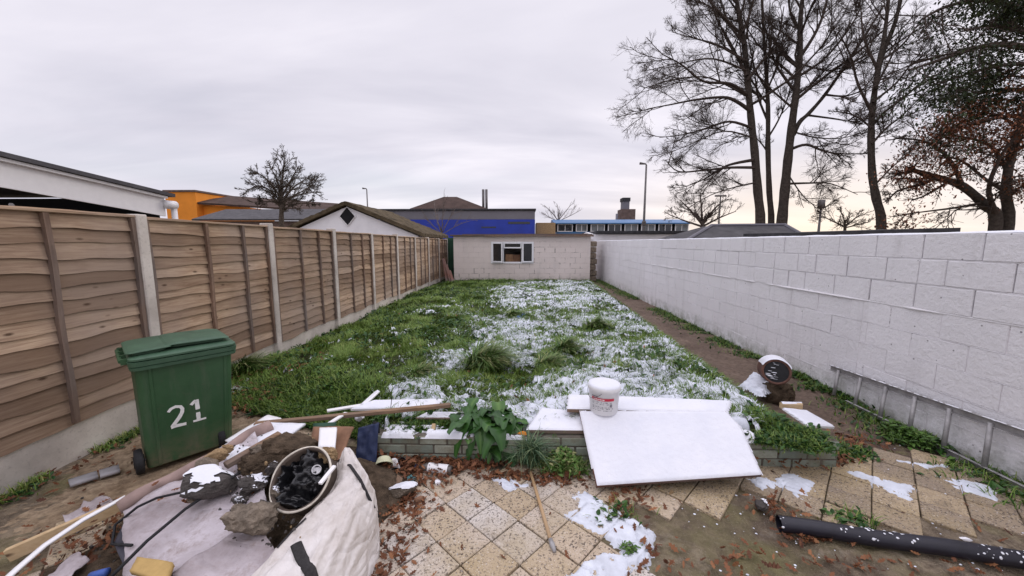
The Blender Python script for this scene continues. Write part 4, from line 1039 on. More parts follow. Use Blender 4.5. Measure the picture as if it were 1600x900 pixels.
# heap of earth and rubble under everything
def heap():
    xs = np.arange(-2.75, -.55, .03); ys = np.arange(1.2, 3.2, .03)
    def z(x, y):
        g = .30*np.exp(-(((x+1.62)/.42)**2+((y-2.42)/.36)**2)) + .16*np.exp(-(((x+1.75)/.62)**2+((y-1.75)/.6)**2)) + .10*np.exp(-(((x+1.1)/.35)**2+((y-2.35)/.3)**2))
        return g + (.07*(fbm(x*7, y*7, 61)-.5)+.05*(fbm(x*22, y*22, 62)-.5))*np.clip(g*6, 0, 1) - .03
    V, F = grid(xs, ys, z); props(mk('rubble', V, F, M['rubble'], smooth=True), kind='stuff')
heap()
def crumbs():
    r = random.Random(9); mb = MB()
    for (u, v, z, su, sv, n) in ((395, 745, .36, 22, 22, 60), (375, 800, .34, 18, 25, 45), (430, 820, .34, 25, 18, 40), (455, 700, .42, 30, 12, 40), (420, 700, .38, 30, 12, 30), (560, 700, .1, 20, 14, 30), (150, 850, .05, 40, 25, 40), (240, 870, .06, 30, 20, 20)):
        for k in range(n):
            p = at(r.gauss(u, su), r.gauss(v, sv), z+r.uniform(-.03, .02)); q = Euler((r.uniform(0, 3), r.uniform(0, 3), r.uniform(0, 3))).to_matrix().to_4x4(); s = r.uniform(.003, .012); k0 = len(mb.v)
            mb.lathe([(.05, -.8), (.8, -.5), (1, .1), (.6, .7), (.05, .9)], 5, 0 if r.random() < .8 else 1, Matrix.Translation(p) @ q @ Matrix.Diagonal((s, s*r.uniform(.4, .9), s*r.uniform(.4, 1.3), 1)))
            mb.v[k0:] = [tuple(c+r.uniform(-.35, .35)*s for c in vv) for vv in mb.v[k0:]]
    props(mb.build('rubble_crumbs', [M['stone_dark'], M['stone_tan']]), kind='stuff')
crumbs()
def curl(s, t): return 0.0
sheet('plastic_sheet', 'large stained white lining sheet draped over the rubbish heap by the bin', 'sheet', [(192, 800, .24), (400, 680, .385), (425, 815, .31), (196, 935, .20)], .008, .035, M['sheet'], 30, 3)
sheet('plastic_sheet', 'second stained white lining sheet overlapping at the bottom edge of the heap', 'sheet', [(270, 896, .275), (400, 812, .305), (440, 880, .28), (330, 960, .22)], .008, .02, M['sheet'], 20, 4)
# the rolled, brown-backed edge of a lino sheet standing along the bin side
def lino():
    a0, a1 = at(188, 800, .22), at(425, 668, .38); n = 26; m = 14; V = []; ax = (a1-a0).normalized(); s = ax.cross(Vector((0, 0, 1))).normalized(); u = s.cross(ax)
    for i in range(n+1):
        t = i/n; c = a0+(a1-a0)*t; r = .038+.008*math.sin(t*9)
        for j in range(m+1):
            an = -1.9+4.2*j/m; V.append(c+s*(math.sin(an)*r-.01)+u*(math.cos(an)*r+.02+.006*math.sin(t*17)))
    F = [(i*(m+1)+j, i*(m+1)+j+1, (i+1)*(m+1)+j+1, (i+1)*(m+1)+j) for i in range(n) for j in range(m)]
    o = mk('lino_roll', V, F, M['sheet_edge'], smooth=True); props(o, 'rolled brown-backed lino offcut along the top edge of the sheet', 'lino')
    md = o.modifiers.new('solid', 'SOLIDIFY'); md.thickness = .006
lino()
sheet('board', 'snow-white flat board sticking out of the heap behind the dark stone', 'board', [(330, 712, .33), (405, 662, .36), (478, 664, .36), (395, 730, .36)], .016, .008, M['snow'], 14, 7)
sheet('board', 'thin pale board slipped under the lino roll toward the bin', 'board', [(352, 690, .30), (418, 650, .34), (440, 655, .34), (372, 700, .32)], .012, .004, M['white_plastic'], 10, 8)
rod('trim_strip', 'long white plastic trim strip bending out of the heap to the bottom left corner', 'trim', [(196, 776, .26), (130, 812, .22), (70, 852, .18), (28, 888, .15), (-40, 950, .12)], [.016, .019, .02, .021, .021], M['white_plastic'], 8, .5)
bar('plank', 'pale new pine plank lying under the white trim strip', 'plank', (12, 868, .06), (250, 762, .22), .03, .075, M['pine'])
sheet('slate', 'grey flat slate propped under the sheet with leaves', 'slate', [(180, 850, .16), (205, 800, .2), (214, 840, .2), (200, 895, .17)], .012, .003, M['slate'], 8, 9)
sheet('sheet_scrap', 'torn grey-white plastic scrap amid brown leaves left of the big sheet', 'scrap', [(60, 915, .05), (120, 862, .08), (138, 874, .1), (84, 930, .06)], .004, .02, M['sheet'], 14, 12)
sheet('sheet_scrap', 'crumpled mauve plastic film on the paving beside the pine plank', 'scrap', [(98, 810, .03), (150, 775, .03), (185, 782, .05), (120, 830, .03)], .003, .028, M['sheet'], 18, 14)
rod('cable', 'thick black cable crossing the white sheet diagonally to the bottom edge', 'cable', [(372, 740, .42), (330, 768, .37), (290, 795, .34), (230, 845, .31), (190, 885, .27), (160, 915, .22)], .008, M['black_rubber'], 8)
rod('cable', 'short black cable looping from the dark stone under the lino roll', 'cable', [(310, 768, .37), (280, 770, .345), (245, 778, .325), (215, 792, .30), (180, 820, .22), (175, 850, .17), (206, 852, .25)], .007, M['black_rubber'], 8)
sheet('foam_piece', 'yellow foam offcut lying on the sheet at the bottom edge', 'foam', [(206, 898, .30), (218, 876, .31), (273, 884, .315), (262, 915, .31)], .025, .004, M['foam'], 8, 15)
rod('blue_tube', 'scrap of bright blue tube in leaves at the bottom edge', 'tube', [(142, 900, .10), (168, 893, .12)], .018, M['blue_plastic'], 10)
rock('stone', 'large dark broken stone with snow on its ledge, on the white sheet', 'stone', at(330, 752, .40), (.175, .10, .085), (.1, .25, .55), M['stone_dark'], 5, 9, .45)
rock('stone', 'small tan plaster lump resting on top of the dark stone', 'stone', at(335, 713, .46), (.075, .05, .045), (.2, .1, .3), M['stone_tan'], 9, 8)
rock('stone', 'brown plaster lump on the dark stone, below the tan one', 'stone', at(322, 726, .44), (.075, .05, .04), (.2, -.1, .1), M['stone_grey'], 12, 8)
rock('concrete_lump', 'square-sided pebbly concrete lump in front of the black drum', 'stone', at(392, 810, .37), (.118, .105, .09), (.1, .35, .5), M['stone_grey'], 21, 6, .0, .24)
rock('earth_lump', 'big brown clod of earth and roots at the back of the heap', 'clod', at(455, 700, .42), (.17, .13, .10), (.1, .1, .4), M['rubble'], 31, 6, 0, .2)
rock('earth_lump', 'dark brown clod between the slanted plank and the drum', 'clod', at(410, 725, .38), (.13, .09, .07), (.1, .1, .4), M['rubble'], 33, 6, 0, .22)
rock('earth_lump', 'snow-speckled charred clod beside the concrete lump', 'clod', at(392, 760, .36), (.085, .07, .05), (.1, .1, .4), M['stone_dark'], 35, 6, .62, .3)
rock('earth_lump', 'small snow-topped clod just behind the drum rim', 'clod', at(424, 732, .42), (.04, .035, .03), (.1, .1, .9), M['stone_dark'], 36, 6, .6, .3)
bar('plank', 'dark rough plank slanting up across the earth heap', 'plank', (352, 728, .40), (438, 678, .46), .05, .035, M['brown_wood'])

# ------------------------------------------------------------------ black-filled drum lying in the heap
def drum():
    c = Vector((-1.223, 1.869, .45)); nrm = Vector((-.079, -.682, .727)).normalized()
    q = nrm.to_track_quat('Z', 'Y'); root = thing('drum', 'wide charred drum with chalky rim tipped in the heap', 'drum', c - nrm*.26, rot=q.to_euler())
    Rr = .162
    def wob(p, k): return p
    b = MB(); b.lathe([(.001, 0), (Rr*.86, 0), (Rr*.92, .02), (Rr*.97, .14), (Rr, .25), (Rr+.006, .262), (Rr-.004, .266), (Rr-.012, .25), (Rr*.9, .06), (.001, .05)], 40)
    b.build('shell', M['drum'], root, smooth=True, local=True)
    rim = MB(); P = [(math.cos(a)*(Rr+.004+.002*math.sin(a*5)), math.sin(a)*(Rr+.004), .262+.004*math.sin(3*a)) for a in [i*2*math.pi/48 for i in range(49)]]
    rim.tube(P, .006, 8, cap=False); rim.build('rim', M['drum_rim'], root, smooth=True, local=True)
    # charred black sacks inside
    xs = np.linspace(-1, 1, 46); X, Y = np.meshgrid(xs, xs, indexing='ij'); k = np.hypot(X, Y)
    Z = .165+.085*(1-np.abs(fbm(X*1.6+3, Y*1.6, 4, 2)-.5)*5)+.035*(1-np.abs(fbm(X*4.5, Y*4.5, 9, 2)-.5)*4)
    V = np.stack([X*Rr*.95, Y*Rr*.95, Z], -1).reshape(-1, 3); i = np.arange(45)[:, None]*46+np.arange(45)[None]
    F = np.stack([i, i+46, i+47, i+1], -1)[(k[:-1, :-1] < .98)]
    o = mk('black_sack', V, F, M['soot'], None, True, None, None, True); o.matrix_world = Matrix.LocRotScale(root.location, q, None)
    props(o, 'crumpled glossy black plastic sack filling the drum', 'sack')
    t = MB(); Mx = Matrix.LocRotScale(c+Vector((.05, .075, .0)), Euler((.9, .3, .2)), None)
    t.lathe([(.001, 0), (.024, 0), (.026, .01), (.025, .04), (.022, .04), (.021, .012), (.001, .012)], 18, 0, Mx)
    props(mk('tin_can', t.v, t.f, M['white_plastic'], smooth=True), 'small open silvery-white tin lying in the black drum', 'tin')
    bar('plastic_offcut', 'white plastic offcut leaning on the right side of the drum', 'offcut', (500, 756, .52), (523, 728, .55), .022, .012, M['white_plastic'])
drum()
rock('earth_lump', 'tan clod stuck on the far side of the drum rim', 'clod', at(510, 712, .50), (.06, .04, .05), (.1, .5, .4), M['stone_tan'], 38, 6, 0, .25)

# ------------------------------------------------------------------ bulk bag
for i, (u, v, z, d, mt, sn, lb) in enumerate(((418, 790, .35, .05, 'stone_dark', 0, 'charred lump wedged between the concrete lump and the drum'), (372, 782, .36, .035, 'stone_dark', .5, 'little snowy charred lump left of the concrete lump'), (405, 706, .42, .06, 'stone_grey', 0, 'grey rubble lump under the slanting rough plank'),
        (480, 690, .43, .055, 'stone_tan', 0, 'tan rubble lump behind the drum, left of the white tray'), (432, 770, .38, .04, 'stone_grey', .5, 'small snowy grey lump touching the drum rim'), (300, 782, .33, .03, 'stone_grey', 0, 'small grey chip on the sheet left of the dark stone'), (356, 700, .41, .04, 'stone_tan', .4, 'snow-flecked tan chip above the dark stone'), (455, 722, .44, .05, 'rubble', 0, 'brown earth lump against the far drum rim'))):
    rock('rubble_lump', lb, 'rubble', at(u, v, z), (d, d*.8, d*.65), (.2*i, .3, .5*i), M[mt], 80+i, 7, sn, .28, 'rubble lumps in the heap')

def bulk_bag():
    c = at(520, 812, .0); root = thing('bulk_bag', 'crumpled white woven bulk bag with black straps, front of the heap', 'bag', (-1.08, 1.83, 0))
    nu, nv = 110, 120; V = []
    K = np.array([(0, 2.095, -1.062, .012, .50), (.06, 2.07, -1.055, .05, .515), (.16, 2.02, -1.03, .10, .49), (.32, 1.93, -.985, .165, .44), (.5, 1.82, -.985, .195, .40), (.7, 1.66, -1.01, .215, .37), (1, 1.30, -1.06, .25, .31)])
    for j in range(nv+1):
        t = j/nv; y, cx, hw, h = (np.interp(t, K[:, 0], K[:, k]) for k in (1, 2, 3, 4))
        zb = .30*(1-min(1, t/.22))**1.5
        for i in range(nu+1):
            th = math.pi*i/nu; ct, st = math.cos(th), math.sin(th); p = .72
            x = math.copysign(abs(ct)**p, ct); z = st**p
            g = float(fbm(th*2.3+.6*math.sin(t*5), t*1.6, 5, 3))-.5; r1 = float(fbm(th*3.6+t*2.5, t*2.0-th*.6, 15, 3)); ridge = abs(r1-.5)*2
            r2 = abs(float(fbm(th*8+t*6, t*9-th*2, 25, 4))-.5)*2
            f = 1+.22*g-.085*(ridge-.25)*min(1, t*4)-.028*(r2-.25)
            sag = 1-.10*math.exp(-((th-1.9)/.35)**2)*sst(.2, .5, t)
            V.append((cx+hw*x*f, y+.02*g, max(.004, zb+(h-zb)*z*f*sag)))
    w = nu+1; F = [(j*w+i, (j+1)*w+i, (j+1)*w+i+1, j*w+i+1) for j in range(nv) for i in range(nu)]
    mk('bag_body', V, F, M['bag'], root, smooth=True)
    VV = np.array(V)
    def on(u, v, off=.006):       # nearest bag point seen along the sight line
        d = _ray(u, v); d = d/np.linalg.norm(d); o = np.array([0, 0, CAM_H]); w = VV-o; tt = w@d; dist = np.linalg.norm(w-tt[:, None]*d, axis=1)
        m = dist < .022; 
        if not m.any(): k = dist.argmin()
        else: k = np.where(m)[0][tt[m].argmin()]
        return Vector(VV[k]-d*off)
    st = MB(); P = [on(u, v) for u, v in ((522, 716), (545, 722), (566, 745), (583, 775), (600, 808))]; st.tube(P, .009, 8, flat=.5); st.build('strap', M['webbing'], root, smooth=True)
    st = MB(); P = [on(u, v) for u, v in ((462, 842), (470, 862), (482, 885), (497, 905))]; st.tube(P, .024, 8, flat=.25); st.build('strap', M['webbing'], root, smooth=True)
    sl = MB(); P = [on(430, 850), on(450, 822), on(478, 802)]; sl.tube(P, .006, 6, flat=.4); sl.build('strap', M['webbing'], root)
bulk_bag()

# ------------------------------------------------------------------ rubbish between the heap and the wall
sheet('fibreboard', 'brown curved fibreboard piece standing at the back of the heap', 'board', [(483, 716, .34), (490, 668, .42), (553, 668, .44), (532, 722, .34)], .012, .012, M['terracotta'], 12, 21)
sheet('plastic_tray', 'white ridged plastic tray lying on the brown fibreboard', 'tray', [(498, 702, .43), (500, 672, .46), (527, 671, .465), (524, 704, .43)], .02, .004, M['white_plastic'], 8, 22)
sheet('glass_offcut', 'dark green glass offcut tucked behind the white tray', 'glass', [(488, 676, .40), (490, 662, .44), (526, 660, .44), (522, 674, .40)], .006, .0, M['green_metal'], 4, 23)
sheet('plastic_board', 'creased navy blue plastic panel leaning against the brick wall corner', 'panel', [(556, 716, .12), (560, 668, .32), (592, 660, .34), (588, 725, .06)], .010, .018, M['navy'], 16, 24)
sheet('black_flap', 'black rubber flap hanging beside the navy panel', 'flap', [(575, 696, .14), (583, 658, .31), (594, 660, .31), (592, 692, .14)], .010, .008, M['black_rubber'], 10, 25)
sheet('wrapper', 'crumpled purple wrapper below the navy panel', 'wrapper', [(570, 716, .06), (574, 700, .12), (588, 702, .12), (586, 720, .06)], .004, .02, M['purple_bag'], 12, 26)
def cup(u, v, z, rot, mat, label, name, r=.05, h=.085, cat='cup'):
    mb = MB(); Mx = Matrix.LocRotScale(at(u, v, z), Euler(rot), None)
    mb.lathe([(.001, 0), (r*.7, 0), (r*.75, .004), (r, h), (r*1.06, h+.002), (r*1.05, h+.008), (r*.96, h+.006), (r*.7, .008), (.001, .008)], 24, 0, Mx)
    props(mk(name, mb.v, mb.f, mat, smooth=True), label, cat)
cup(600, 716, .10, (2.2, .3, .5), M['cream_cup'], 'cream plastic bowl tipped over on the leaves', 'bowl', .065, .05, 'bowl')
sheet('plastic_scrap', 'pale curved plastic scrap leaning on the cream bowl', 'scrap', [(612, 732, .03), (612, 716, .10), (620, 716, .10), (626, 732, .03)], .004, .01, M['white_plastic'], 8, 28)
cup(622, 722, .04, (1.2, .2, .8), M['black_pipe'], 'small black plastic pot on the leaves by the wall', 'pot', .035, .05, 'pot')
cup(615, 738, .02, (.9, .6, .2), M['black_rubber'], 'black cap lying below the pale curved scrap', 'cap', .03, .035, 'cap')
sheet('blue_scrap', 'crumpled blue plastic scrap standing at the brick wall corner', 'scrap', [(598, 702, .10), (602, 690, .16), (609, 691, .16), (606, 704, .09)], .003, .012, M['blue_plastic'], 8, 29)
rod('white_tube', 'short white cardboard tube beside the bulk bag', 'tube', [(580, 730, .05), (606, 744, .04)], .022, M['white_plastic'], 14)
sheet('lid', 'cream plastic lid lying on leaves against the brick wall', 'lid', [(633, 704, .08), (646, 701, .08), (648, 704, .08), (636, 708, .07)], .004, .004, M['cream_cup'], 6, 30)
sheet('teal_scrap', 'crumpled teal packaging on the leaves above the snowy brick', 'scrap', [(632, 748, .03), (640, 742, .05), (652, 746, .04), (644, 754, .02)], .003, .02, M['teal_plastic'], 10, 31)
sheet('wood_offcut', 'curved brown wood offcut behind the snowy brick', 'offcut', [(617, 762, .03), (622, 742, .08), (630, 748, .07), (625, 764, .03)], .012, .008, M['brown_wood'], 8, 32)
rock('stone', 'snow-covered broken block on the leaves right of the bulk bag', 'stone', at(628, 768, .055), (.115, .06, .05), (.1, -.1, .25), M['stone_grey'], 41, 9, .75)
rock('stone', 'small whitish stone at the edge of the slabs below the bottle', 'stone', at(684, 754, .025), (.03, .025, .02), (0, 0, .3), M['white_render'], 43, 8)
rock('stone', 'little reddish brick lump beside the snowy block', 'stone', at(655, 780, .03), (.035, .03, .025), (0, 0, .3), M['terracotta'], 45, 8)
def bottle():
    a, b = at(668, 731, .038), at(704, 735, .038); d = (b-a); q = d.normalized().to_track_quat('Z', 'Y'); root = thing('bottle', 'clear plastic bottle with a white label lying at the wall foot', 'bottle', a, rot=q.to_euler())
    L = d.length; mb = MB(); mb.lathe([(.001, -.085), (.014, -.085), (.014, -.06), (.02, -.045), (.036, -.01), (.038, 0), (.038, L*.35), (.036, L), (.03, L+.012), (.001, L+.008)], 22)
    mb.build('body', M['bottle'], root, smooth=True, local=True)
    lb = MB(); lb.lathe([(.0388, .01), (.0392, .012), (.0392, L-.02), (.0388, L-.018)], 22); lb.build('label', M['white_plastic'], root, smooth=True, local=True)
    pr = MB()
    for k in range(5):
        a0 = 2.6+k*.5+R.uniform(-.1, .1)
        for rr in range(3): pr.lathe([(.0396, .025+rr*.022), (.0396, .025+rr*.022+.007)], 4, arc=(a0, a0+R.uniform(.2, .4)))
    pr.build('print', M['grey_print'], root, local=True)
    cp = MB(); cp.lathe([(.001, -.1), (.016, -.1), (.016, -.08), (.001, -.08)], 14); cp.build('cap', M['navy'], root, local=True)
bottle()
sheet('blue_scrap', 'crumpled blue carrier scrap lying in the snow of the lawn', 'scrap', [(806, 498, .24), (812, 490, .28), (822, 492, .26), (818, 502, .22)], .006, .05, M['blue_plastic'], 10, 33)

# ------------------------------------------------------------------ boards on the brick wall
def snowy_poly(name, label, cat, pts, th, sth, mat, seed):
    P = [at(*p) if isinstance(p, tuple) else Vector(p) for p in pts]
    pn = (P[1]-P[0]).cross(P[-1]-P[0]).normalized()
    P = [p-pn*((p-P[0]).dot(pn)) for p in P]
    mb = MB(); mb.prism(P, th, 0, .3); o = props(mk(name, mb.v, mb.f, mat, None, False, None, {'var': mb.a}), label, cat)
    n = Vector((0, 0, 0))
    for i in range(len(P)): n += P[i].cross(P[(i+1) % len(P)])
    n.normalize(); n = n if n.z > 0 else -n
    o0 = P[0]; ex = (P[1]-P[0]).normalized(); ey = n.cross(ex); Q = [((p-o0).dot(ex), (p-o0).dot(ey)) for p in P]
    xs = np.arange(min(q[0] for q in Q)-.012, max(q[0] for q in Q)+.02, .012); ys = np.arange(min(q[1] for q in Q)-.012, max(q[1] for q in Q)+.02, .012)
    X, Y = np.meshgrid(xs, ys, indexing='ij'); sd = polysdf(X, Y, Q)
    Z = th-.004+np.clip((sd+.004)*.9, -.012, sth)+np.clip(sd*20, 0, 1)*(.006*(fbm(X*7, Y*7, seed)-.5)+.004*(fbm(X*40, Y*40, seed+2, 2)-.5))
    pts3 = np.array(o0)+X[..., None]*np.array(ex)+Y[..., None]*np.array(ey)+Z[..., None]*np.array(n)
    ny = len(ys); i = np.arange(len(xs)-1)[:, None]*ny+np.arange(ny-1)[None]; F = np.stack([i, i+ny, i+ny+1, i+1], -1)[sd[:-1, :-1] > -.008]
    mk('snow_layer', pts3.reshape(-1, 3), F, M['snow'], o, smooth=True); return o
snowy_poly('door_panel', 'large snow-covered flat door panel sloping from the brick wall to the patio', 'panel', [(932, 762, .05), (1188, 745, .125), (1152, 676, .265), (1128, 654, .315), (905, 646, .345)], .028, .014, M['red_wood'], 5)
snowy_poly('board', 'snow-covered board lying on the brick wall left of the big panel', 'board', [(822, 677, .235), (914, 678, .235), (916, 646, .28), (846, 642, .27)], .03, .016, M['brown_wood'], 6)
snowy_poly('plank', 'snowy dark-edged plank under the white bucket', 'plank', [(886, 644, .335), (1135, 650, .32), (1142, 630, .325), (888, 621, .335)], .028, .014, M['batten_wood'], 7)
snowy_poly('board', 'snow-covered pale board at the left end of the brick wall', 'board', [(548, 642, .27), (676, 640, .28), (690, 626, .29), (585, 628, .28)], .018, .014, M['white_plastic'], 8)
snowy_poly('board', 'thin snowy mauve board across the wall top left of the leafy plant', 'board', [(650, 655, .265), (735, 655, .265), (742, 646, .275), (668, 646, .275)], .016, .008, M['sheet_edge'], 9)
snowy_poly('board', 'small snowy board at the far right end of the raised bed', 'board', [(1262, 668, .19), (1303, 670, .12), (1260, 638, .20), (1222, 640, .22)], .02, .014, M['white_plastic'], 10)
bar('trim_strip', 'short bright white trim strip leaning over the brown batten', 'trim', (492, 676, .38), (541, 645, .37), .035, .012, M['white_plastic'])
bar('trim_strip', 'white trim strip lying in the grass left of the snowy pale board', 'trim', (511, 642, .30), (566, 633, .29), .045, .014, M['white_plastic'])
bar('trim_strip', 'snowy white trim pointing away along the left edge of the snowy boards', 'trim', (566, 634, .29), (590, 612, .25), .05, .014, M['white_plastic'], 0, None, True)
bar('batten', 'long brown timber batten lying across the heap and brick wall', 'batten', (398, 663, .36), (704, 633, .37), .045, .03, M['brown_wood'])
bar('batten', 'short greenish timber stub standing against the brick wall face', 'batten', (675, 690, .16), (678, 662, .27), .03, .02, M['pine'])
rod('twig', 'thin dead stems sticking up through the snowy pale board', 'stem', [(610, 642, .28), (612, 622, .40), (607, 606, .50)], .003, M['twig'], 5)
rock('stone', 'snow-white stone between the trim strips and the pale board', 'stone', at(562, 652, .29), (.04, .035, .035), (0, 0, 0), M['white_render'], 51, 8, .5)
rock('stone', 'orange brick piece sticking out of the wall top beside the leafy plant', 'stone', at(817, 680, .215), (.05, .03, .03), (0, 0, .1), M['orange'], 52, 8)
rock('stone', 'small snowy stone at the right-hand end of the brick wall', 'stone', at(1282, 714, .04), (.035, .03, .03), (0, 0, 0), M['stone_grey'], 53, 8, .7)
bar('wood_block', 'yellowish wood block lying by the clay pipe', 'block', (1220, 634, .2), (1252, 634, .2), .05, .06, M['pine'], 0, None, True)

# ------------------------------------------------------------------ bucket
def bucket():
    p = at(943, 641, .368); root = thing('bucket', 'white plastic bucket with a red-banded label and snow on its lid', 'bucket', p, math.radians(20))
    b = MB(); b.lathe([(.001, 0), (.106, 0), (.112, .006), (.124, .19), (.129, .192), (.129, .206), (.124, .208), (.125, .215)], 40); b.build('body', M['white_plastic'], root, True, True)
    l = MB(); l.lathe([(.131, .198), (.134, .20), (.134, .222), (.131, .227), (.118, .228), (.114, .222), (.001, .222)], 40); lo = l.build('lid', M['white_plastic'], root, True, True)
    s = MB(); s.lathe([(.133, .226), (.128, .236), (.11, .243), (.06, .248), (.001, .25)], 32); s.build('snow_cap', M['snow'], lo, True, True)
    def patch(z0, z1, a0, a1, mat, name, off=.0012):
        m = MB(); rr = lambda z: .112+(z-.006)*.0652+off; m.lathe([(rr(z0), z0), (rr(z1), z1)], 18, arc=(a0, a1)); return m.build(name, mat, root, True, True)
    A0 = -math.pi/2-math.radians(20)-.15
    patch(.128, .150, A0-.95, A0+.62, M['red_print'], 'label_band'); patch(.155, .163, A0-.95, A0-.45, M['grey_print'], 'label_text')
    rnd = random.Random(4)
    for z in (.112, .098, .072, .060, .044):
        a = A0-.9
        m = MB(); rr = .112+(z-.006)*.0652+.0013
        while a < A0+.5:
            w = rnd.uniform(.05, .16); h = rnd.uniform(.003, .006); m.lathe([(rr, z), (rr+h*.065, z+h)], 3, arc=(a, a+w)); a += w+rnd.uniform(.04, .18)
        m.build('label_text', M['grey_print'], root, True, True)
    m = MB(); z = .134; rr = .112+(z-.006)*.0652+.002; a = A0-.8
    while a < A0-.05:
        w = rnd.uniform(.04, .09); m.lathe([(rr, z), (rr+.0006, z+.009)], 3, arc=(a, a+w)); a += w+.03
    m.build('label_text', M['white_paint'], root, True, True)
    patch(.080, .096, A0+.33, A0+.5, M['grey_print'], 'label_picture')
    h = MB(); h.tube([(.132*math.cos(a), .132*math.sin(a), .19-.055*math.sin((a-2.4)/1.6*math.pi)) for a in np.linspace(2.4, 4.0, 14)], .002, 6); h.build('handle', M['steel'], root, True, True)
bucket()

# ------------------------------------------------------------------ stick, pipe, clay pipe, ladder
rod('broom_handle', 'pale wooden handle with a grey end lying on the slabs', 'handle', [(829, 738, .06), (846, 795, .03), (861, 846, .022)], .011, M['stick'], 10)
h = bpy.data.objects['broom_handle']; mb = MB(); mb.tube([at(860, 843, .022), at(863, 852, .022), at(867, 862, .022)], [.0135, .017, .010], 10); mb.build('socket', M['alu'], h, True)
def drainpipe():
    a, b = at(1217, 818, .052), at(1640, 880, .05); root = thing('drainpipe', 'long black plastic drainpipe speckled with snow lying on the mud', 'pipe', a)
    mb = MB(); n = 40; r = .045; d = (b-a); s = d.normalized().cross(Vector((0, 0, 1))); 
    P = [a+d*(i/n)+Vector((0, 0, .004*math.sin(i*.3))) for i in range(n+1)]
    mb.tube(P, r, 24, cap=False); mb.tube(P[::-1], r-.004, 24, cap=False)
    ra = MB(); mb.build('tube', M['black_pipe'], root, True)
    sn = MB(); ax = d.normalized(); up = s.cross(ax)
    for k in range(110):
        t = R.random(); an = R.uniform(-1.0, 1.35); c = a+d*t+s*(math.sin(an)*(r-.001))+up*(math.cos(an)*(r-.001)); nn = s*math.sin(an)+up*math.cos(an)
        q = nn.to_track_quat('Z', 'Y').to_matrix().to_4x4(); sc = R.uniform(.004, .011)
        sn.lathe([(.001, .5), (.6, .35), (1.0, 0), (.001, -.1)], 6, 0, Matrix.Translation(c) @ q @ Matrix.Diagonal((sc, sc*R.uniform(.5, 1.2), sc*.5, 1)))
    props(sn.build('snow_specks', M['snow'], root, True), kind='stuff')
drainpipe()
rock('stone', 'snowy dark clod at the end of the black drainpipe', 'stone', at(1188, 790, .035), (.05, .035, .035), (0, 0, .5), M['stone_dark'], 61, 8, .55, .3)
rock('stone', 'small tan brick chip lying under the front edge of the big panel', 'stone', at(1049, 769, .02), (.028, .016, .016), (0, 0, .6), M['stone_tan'], 62, 8)
rock('stone', 'little white stone beside the black drainpipe', 'stone', at(1508, 842, .02), (.035, .015, .012), (0, 0, -.2), M['white_render'], 63, 8)
def clay_pipe():
    c = at(1213, 581, .41); ax = Vector((-.47, -.80, .20)).normalized(); q = ax.to_track_quat('Z', 'Y')
    root = thing('clay_pipe', 'short snow-topped clay pipe with a dark end propped beside the path', 'pipe', c-ax*.40, rot=q.to_euler())
    mb = MB(); mb.lathe([(.15, -.02), (.145, .0), (.125, .12), (.118, .34), (.128, .36), (.132, .40), (.128, .418), (.112, .42), (.106, .405)], 32); mb.build('shell', M['terracotta_pipe'], root, True, True)
    d = MB(); d.lathe([(.116, .408), (.08, .412), (.001, .414)], 28); d.build('end_cap', M['black_rubber'], root, True, True)
    sn = MB(); n = 20; prof = [(.158, 0.0), (.138, .12), (.131, .34), (.142, .37), (.144, .415), (.13, .43)]
    inv = q.inverted() @ Vector((0, 0, 1)); a0 = math.atan2(inv.y, inv.x)
    sn.lathe(prof, n, arc=(a0-1.15, a0+1.15)); sn.build('snow_cover', M['snow'], root, True, True)
    st = MB()
    for k in range(16):
        y = R.uniform(-.09, .09); w = math.sqrt(max(0, .105**2-y*y)); x = R.uniform(-w, w*.3); st.lathe([(.001, .004), (1, 0)], 6, 0, Matrix.Translation((x*.8, y, .414)) @ Matrix.Diagonal((R.uniform(.010, .028), R.uniform(.0015, .004), 1, 1)))
    props(st.build('snow_streaks', M['snow'], root, True, True), kind='stuff')
    rock('earth_lump', 'brown earth clump heaped under the clay pipe', 'clod', at(1215, 612, .13), (.16, .15, .16), (0, 0, .3), M['rubble'], 71, 6, .35, .2)
clay_pipe()
